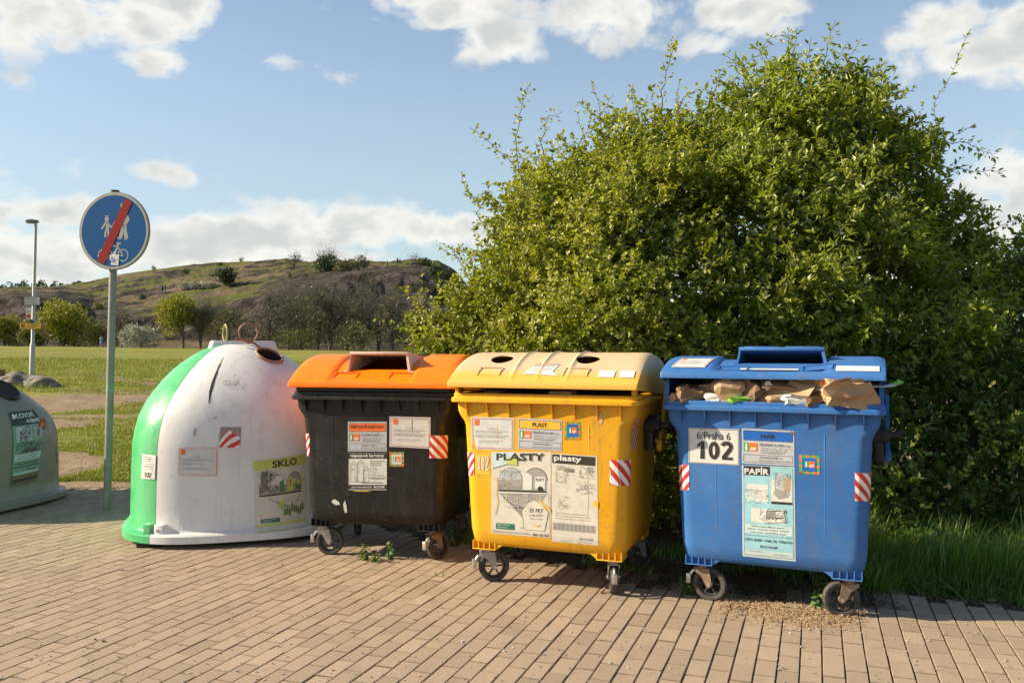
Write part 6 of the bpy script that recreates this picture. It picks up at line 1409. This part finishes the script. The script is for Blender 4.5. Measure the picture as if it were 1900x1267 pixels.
TR = [
 (118, 640, 124, 84, 118, 'far_leaf_lime', 5200, 21, 'wide round olive-green bush tree right of the lamp post', 'bush', 'bushy_tree', .34, .05, False),
 (8, 640, 126, 52, 80, 'far_leaf_lime', 2600, 22, 'low yellow-green bush at the left edge behind the meadow', 'bush', 'bushy_tree', .32, .05, False),
 (-70, 640, 126, 90, 110, 'far_leaf_green', 2600, 37, 'bush just outside the left edge', 'bush', 'bushy_tree', .34, .05, False),
 (62, 641, 122, 30, 60, 'far_leaf_olive', 1300, 38, 'low brownish scrub at the foot of the lamp post view', 'bush', 'low_bush', .3, .03, False),
 (170, 641, 130, 50, 60, 'far_leaf_olive', 1500, 23, 'dull olive scrub between the wide round bush and the blossoming bush', 'bush', 'low_bush', .3, .05, False),
 (262, 643, 122, 34, 82, 'far_leaf_white', 2400, 24, 'low white-blossoming bush left of the yellow-green tree', 'bush', 'blossoming_bush', .26, .08, False),
 (340, 645, 120, 112, 104, 'far_leaf_lime', 3900, 25, 'bright yellow-green tree with dark trunk behind the glass bell', 'tree', 'deciduous_tree', .3, .16, False),
 (372, 646, 122, 86, 60, 'far_leaf_olive', 1100, 26, 'half-bare olive tree just right of the bright yellow-green tree', 'tree', 'deciduous_tree', .26, .16, True),
 (425, 647, 128, 76, 80, 'far_leaf_olive', 1100, 27, 'half-bare tree above the two lifting rings', 'tree', 'deciduous_tree', .26, .12, True),
 (498, 648, 124, 100, 92, 'far_leaf_brown', 1500, 28, 'brown half-bare tree right of the lifting rings', 'tree', 'deciduous_tree', .24, .14, True),
 (560, 649, 127, 112, 92, 'far_leaf_olive', 1900, 29, 'olive half-leafed tree above the left end of the orange lid', 'tree', 'deciduous_tree', .26, .12, True),
 (612, 650, 130, 140, 96, 'far_leaf_olive', 2100, 30, 'tallest of the half-leafed trees in front of the cliff', 'tree', 'deciduous_tree', .26, .1, True),
 (672, 651, 126, 118, 90, 'far_leaf_brown', 1700, 31, 'brown half-bare tree above the orange lid opening', 'tree', 'deciduous_tree', .24, .1, True),
 (728, 652, 124, 108, 84, 'far_leaf_brown', 1500, 32, 'thin brown bare tree between the orange lid opening and the hawthorn', 'tree', 'deciduous_tree', .24, .1, True),
 (778, 652, 116, 92, 60, 'far_leaf_green', 2000, 33, 'fresh green tree next to the left edge of the hawthorn', 'tree', 'deciduous_tree', .28, .1, False),
 (640, 651, 121, 34, 120, 'far_leaf_olive', 1700, 34, 'low scrub at the foot of the half-bare trees', 'bush', 'low_bush', .26, .03, False),
 (460, 648, 121, 30, 110, 'far_leaf_brown', 1500, 35, 'low brown scrub behind the glass bell', 'bush', 'low_bush', .26, .03, False),
 (550, 650, 122, 28, 110, 'far_leaf_green', 1300, 36, 'low green scrub between the bell and the orange lid', 'bush', 'low_bush', .26, .03, False),
 (800, 652, 122, 60, 90, 'far_leaf_brown', 1300, 39, 'brown scrub partly hidden by the hawthorn', 'bush', 'low_bush', .26, .03, False),
]
TR += [
 (405, 647, 132, 96, 80, 'far_leaf_brown', 1500, 80, 'brown tree set back between the yellow-green tree and the lifting rings', 'tree', 'deciduous_tree', .24, .08, True),
 (535, 648, 134, 128, 84, 'far_leaf_brown', 1600, 81, 'brown tree set back behind the left end of the orange lid', 'tree', 'deciduous_tree', .24, .08, True),
 (590, 650, 122, 84, 80, 'far_leaf_olive', 1500, 82, 'shorter olive tree in front of the tallest half-leafed tree', 'tree', 'deciduous_tree', .26, .08, True),
 (645, 650, 134, 122, 90, 'far_leaf_brown', 1600, 83, 'brown crown set back left of the brown tree above the orange lid opening', 'tree', 'deciduous_tree', .24, .08, True),
 (702, 652, 134, 132, 84, 'far_leaf_olive', 1600, 84, 'olive crown set back above the orange lid hood', 'tree', 'deciduous_tree', .24, .08, True),
 (755, 652, 128, 88, 70, 'far_leaf_brown', 1400, 85, 'low brown tree next to the fresh green tree', 'tree', 'deciduous_tree', .24, .06, True),
 (225, 643, 132, 62, 70, 'far_leaf_brown', 1300, 86, 'brown scrub behind the sign pole and the blossoming bush', 'bush', 'low_bush', .26, .05, True)]
for t_ in TR: meadow_tree(*(t_[:6] + (int(t_[6] * (1.5 if t_[12] else 1)),) + t_[7:]))
HG = 'trees and bushes on the hilltop'
def on_hill(px, py, hp, wp, leaf, n, seed, label, cat, name, ls=.35, trunk=.2, bare=False):
    b = hill_pt(px, py); b.z -= .2; k = b.y / F; return far_tree(name, label, cat, b, hp * k, wp * k, leaf, n, seed, HG, ls, trunk, bare=bare)
on_hill(425, 531, 36, 44, 'far_leaf_dark', 2200, 51, 'round dark green tree standing alone on the hillside', 'tree', 'round_tree', .45, .12)
on_hill(600, 502, 22, 60, 'far_leaf_dark', 1700, 52, 'green thicket on the ridge under the bare crowns', 'bush', 'ridge_bush', .5, .03)
on_hill(645, 501, 16, 50, 'far_leaf_olive', 1100, 53, 'lower thicket on the ridge right of the green one', 'bush', 'ridge_bush', .5, .03)
on_hill(603, 497, 36, 46, 'far_leaf_brown', 240, 54, 'wide bare tree above the ridge thicket', 'tree', 'bare_tree', .3, .2, True)
on_hill(545, 500, 32, 30, 'far_leaf_brown', 160, 55, 'bare tree left of the ridge thicket', 'tree', 'bare_tree', .3, .2, True)
on_hill(536, 516, 14, 10, 'far_leaf_olive', 120, 56, 'thin small tree on the slope below the left bare tree', 'tree', 'small_tree', .3, .2, True)
on_hill(676, 500, 30, 34, 'far_leaf_olive', 700, 57, 'loose rounded tree on the ridge between the thicket and the summit', 'tree', 'ridge_tree', .35, .15, True)
on_hill(770, 490, 17, 34, 'far_leaf_brown', 160, 58, 'low bare bush on the summit', 'bush', 'bare_bush', .3, .1, True)
on_hill(788, 491, 11, 38, 'far_leaf_dark', 800, 59, 'dark bush crowning the right end of the ridge', 'bush', 'ridge_bush', .4, .03)
on_hill(284, 504, 14, 10, 'far_leaf_olive', 120, 60, 'tiny lone tree at the left end of the ridge', 'tree', 'small_tree', .35, .35)
on_hill(446, 488, 12, 11, 'far_leaf_brown', 70, 61, 'windswept little tree on the middle of the ridge', 'tree', 'small_tree', .35, .45, True)
on_hill(407, 492, 6, 11, 'far_leaf_dark', 150, 62, 'small dark shrub left of the windswept tree', 'bush', 'small_shrub', .35, .05)
on_hill(345, 509, 12, 16, 'far_leaf_dark', 240, 63, 'dark shrub on the upper left slope', 'bush', 'small_shrub', .4, .05)
on_hill(493, 488, 6, 10, 'far_leaf_dark', 140, 64, 'small dark shrub right of the windswept tree', 'bush', 'small_shrub', .35, .05)
on_hill(264, 556, 12, 12, 'far_leaf_dark', 220, 65, 'small dark tree low on the left slope', 'tree', 'small_tree', .35, .1)
on_hill(184, 574, 14, 24, 'far_leaf_green', 420, 66, 'green shrub among the rocks left of the sign pole', 'bush', 'small_shrub', .35, .05)
on_hill(568, 514, 7, 12, 'far_leaf_dark', 130, 67, 'little dark shrub in the grass right of the thin tree', 'bush', 'small_shrub', .35, .05)
on_hill(808, 545, 30, 44, 'far_leaf_dark', 900, 68, 'dark green scrub on the right shoulder of the hill', 'bush', 'slope_scrub', .4, .03)
on_hill(832, 520, 22, 34, 'far_leaf_dark', 700, 69, 'upper dark scrub on the right shoulder of the hill', 'bush', 'slope_scrub', .4, .03)
def hedge():
    root = None; b = hill_pt(368, 534); k = b.y / F; g = np.random.RandomState(5); lob = [(np.array([x * k, g.normal() * .4, (3 + 3 * g.rand()) * k]), (5.5 + 2.5 * g.rand()) * k) for x in np.linspace(-34, 34, 12)]
    far_tree('flowering_hedge', 'long white-flowering hedge left of the round dark tree on the hill', 'hedge', b, 14 * k, 76 * k, 'far_leaf_white', 2600, 70, HG, .38, .05, lobes=lob)
hedge()
def far_wood():
    g = np.random.RandomState(77); Pl, Dl, Sl = [], [], []
    for _ in range(90):
        px = g.uniform(-320, 150) if g.rand() < .8 else g.uniform(1800, 2400); d = g.uniform(275, 300); x = (px - CX) / F * d; z = hill_z(px, d) - .4; h = g.uniform(1.6, 3.8) * (1 - .6 * sm(60, 150, px) if px < 500 else 1); w = h * .4
        for _ in range(80):
            t = g.rand(); r_ = w * (1 - t * .75); a = g.rand() * 6.28; Pl.append((x + math.cos(a) * r_, d + math.sin(a) * r_, z + h * t)); Dl.append((math.cos(a), math.sin(a), .6)); Sl.append(g.uniform(.35, .8))
    o = leaves_mesh('far_wood', Pl, Dl, np.array(Sl), 'far_leaf_dark', None, 78, .8); tag(o, 'dark wood along the skyline at the far left', 'wood', kind='stuff')
far_wood()

# ------------------------------------------------------------------ people far off
def person(label, pos, h, cloth, legs, pose, face, group=None, hair=True):
    k = h / 1.72; sk = {}
    J = dict(hip=(0, 0, .92), chest=(0, 0, 1.28), neck=(0, 0, 1.46), lsh=(-.17, 0, 1.40), rsh=(.17, 0, 1.40), lhip=(-.09, 0, .90), rhip=(.09, 0, .90))
    if pose == 'camera': arms = [[(-.26, -.08, 1.18), (-.10, -.26, 1.46), (-.05, -.3, 1.5)], [(.26, -.08, 1.18), (.10, -.26, 1.46), (.05, -.3, 1.5)]]; leg = [[(-.09, .02, .48), (-.09, 0, .07), (-.10, -.14, .03)], [(.10, .0, .48), (.11, 0, .07), (.13, -.14, .03)]]
    else: arms = [[(-.23, .06, 1.14), (-.22, -.04, .92), (-.22, -.07, .84)], [(.23, -.05, 1.14), (.22, -.14, .94), (.22, -.17, .86)]]; leg = [[(-.09, -.16, .50), (-.09, -.2, .08), (-.09, -.34, .03)], [(.09, .08, .48), (.09, .28, .1), (.09, .2, .03)]]
    V = [J['hip'], J['chest'], J['neck'], J['lsh'], J['rsh'], J['lhip'], J['rhip'], (0, -.01, 1.56), (0, -.015, 1.66)]; Ed = [(0, 1), (1, 2), (1, 3), (1, 4), (0, 5), (0, 6), (2, 7), (7, 8)]; Rd = [.13, .15, .055, .065, .065, .095, .095, .085, .09]
    for s_, root in ((0, 3), (1, 4)):
        p = root
        for q, r_ in zip(arms[s_], (.045, .035, .03)): V.append(q); Rd.append(r_); Ed.append((p, len(V) - 1)); p = len(V) - 1
    for s_, root in ((0, 5), (1, 6)):
        p = root
        for q, r_ in zip(leg[s_], (.065, .042, .035)): V.append(q); Rd.append(r_); Ed.append((p, len(V) - 1)); p = len(V) - 1
    me = bpy.data.meshes.new('person'); me.from_pydata([tuple(c * k for c in v) for v in V], Ed, []); o = bpy.data.objects.new('person', me); COL.objects.link(o)
    mod = o.modifiers.new('k', 'SKIN'); 
    if not me.skin_vertices: bm = bmesh.new(); bm.from_mesh(me); bm.verts.layers.skin.verify(); bm.to_mesh(me); bm.free()
    for i, v in enumerate(me.skin_vertices[0].data): v.radius = (Rd[i] * k, Rd[i] * k); v.use_root = (i == 0)
    ss = o.modifiers.new('s', 'SUBSURF'); ss.levels = 1; ss.render_levels = 1; bpy.context.view_layer.update(); bake(o); me = o.data
    for mt in ('skin', legs): me.materials.append(MATS[mt])
    for p in me.polygons: p.use_smooth = True; p.material_index = 1 if (p.center.z < .86 * k and legs != 'skin') else 0
    o.location = pos; o.rotation_euler = (0, 0, face); tag(o, label, 'person', group)
    n = 14; m = MB()
    prof_ = [(.56 if legs == 'skin' else .86, .21 if legs == 'skin' else .17), (.95, .165), (1.1, .155), (1.3, .19), (1.42, .15), (1.47, .07)]
    m.loft([[(rr * 1.1 * math.cos(2 * math.pi * i / n) * k, rr * .8 * math.sin(2 * math.pi * i / n) * k, z * k) for i in range(n)] for z, rr in prof_], cloth); m.build('dress' if legs == 'skin' else 'jacket', o, 40)
    m = MB(); m.loft([[(rr * math.cos(2 * math.pi * i / n) * k, (.02 + rr * math.sin(2 * math.pi * i / n)) * k, z * k) for i in range(n)] for z, rr in ((1.5, .07), (1.58, .1), (1.68, .108), (1.75, .075), (1.775, .02))], 'hair'); m.build('hair', o, 60)
    return o
b = P(188, 643, 117); b.z = ground_z(b.x, b.y)
person('woman in a blue dress at the far meadow edge, arms raised to her face', b, 1.66, 'dress_blue', 'skin', 'camera', .3)
PG = 'walkers on the hill'
for i, (px, py, lb, fc) in enumerate(((301, 543, 'left one of two dark-clothed walkers side by side on the slope', .8), (306, 542, 'right one of two dark-clothed walkers side by side on the slope', 1.1), (718, 497, 'lone dark-clothed walker on the ridge, furthest left of the ridge walkers', 1.4), (737, 491, 'left one of two dark-clothed walkers close together near the summit', .3), (742, 491, 'right one of two dark-clothed walkers close together near the summit', 2.0))):
    q = hill_pt(px, py); person(lb, q, 1.75, 'dark_cloth', 'dark_cloth', 'walk', fc, PG)
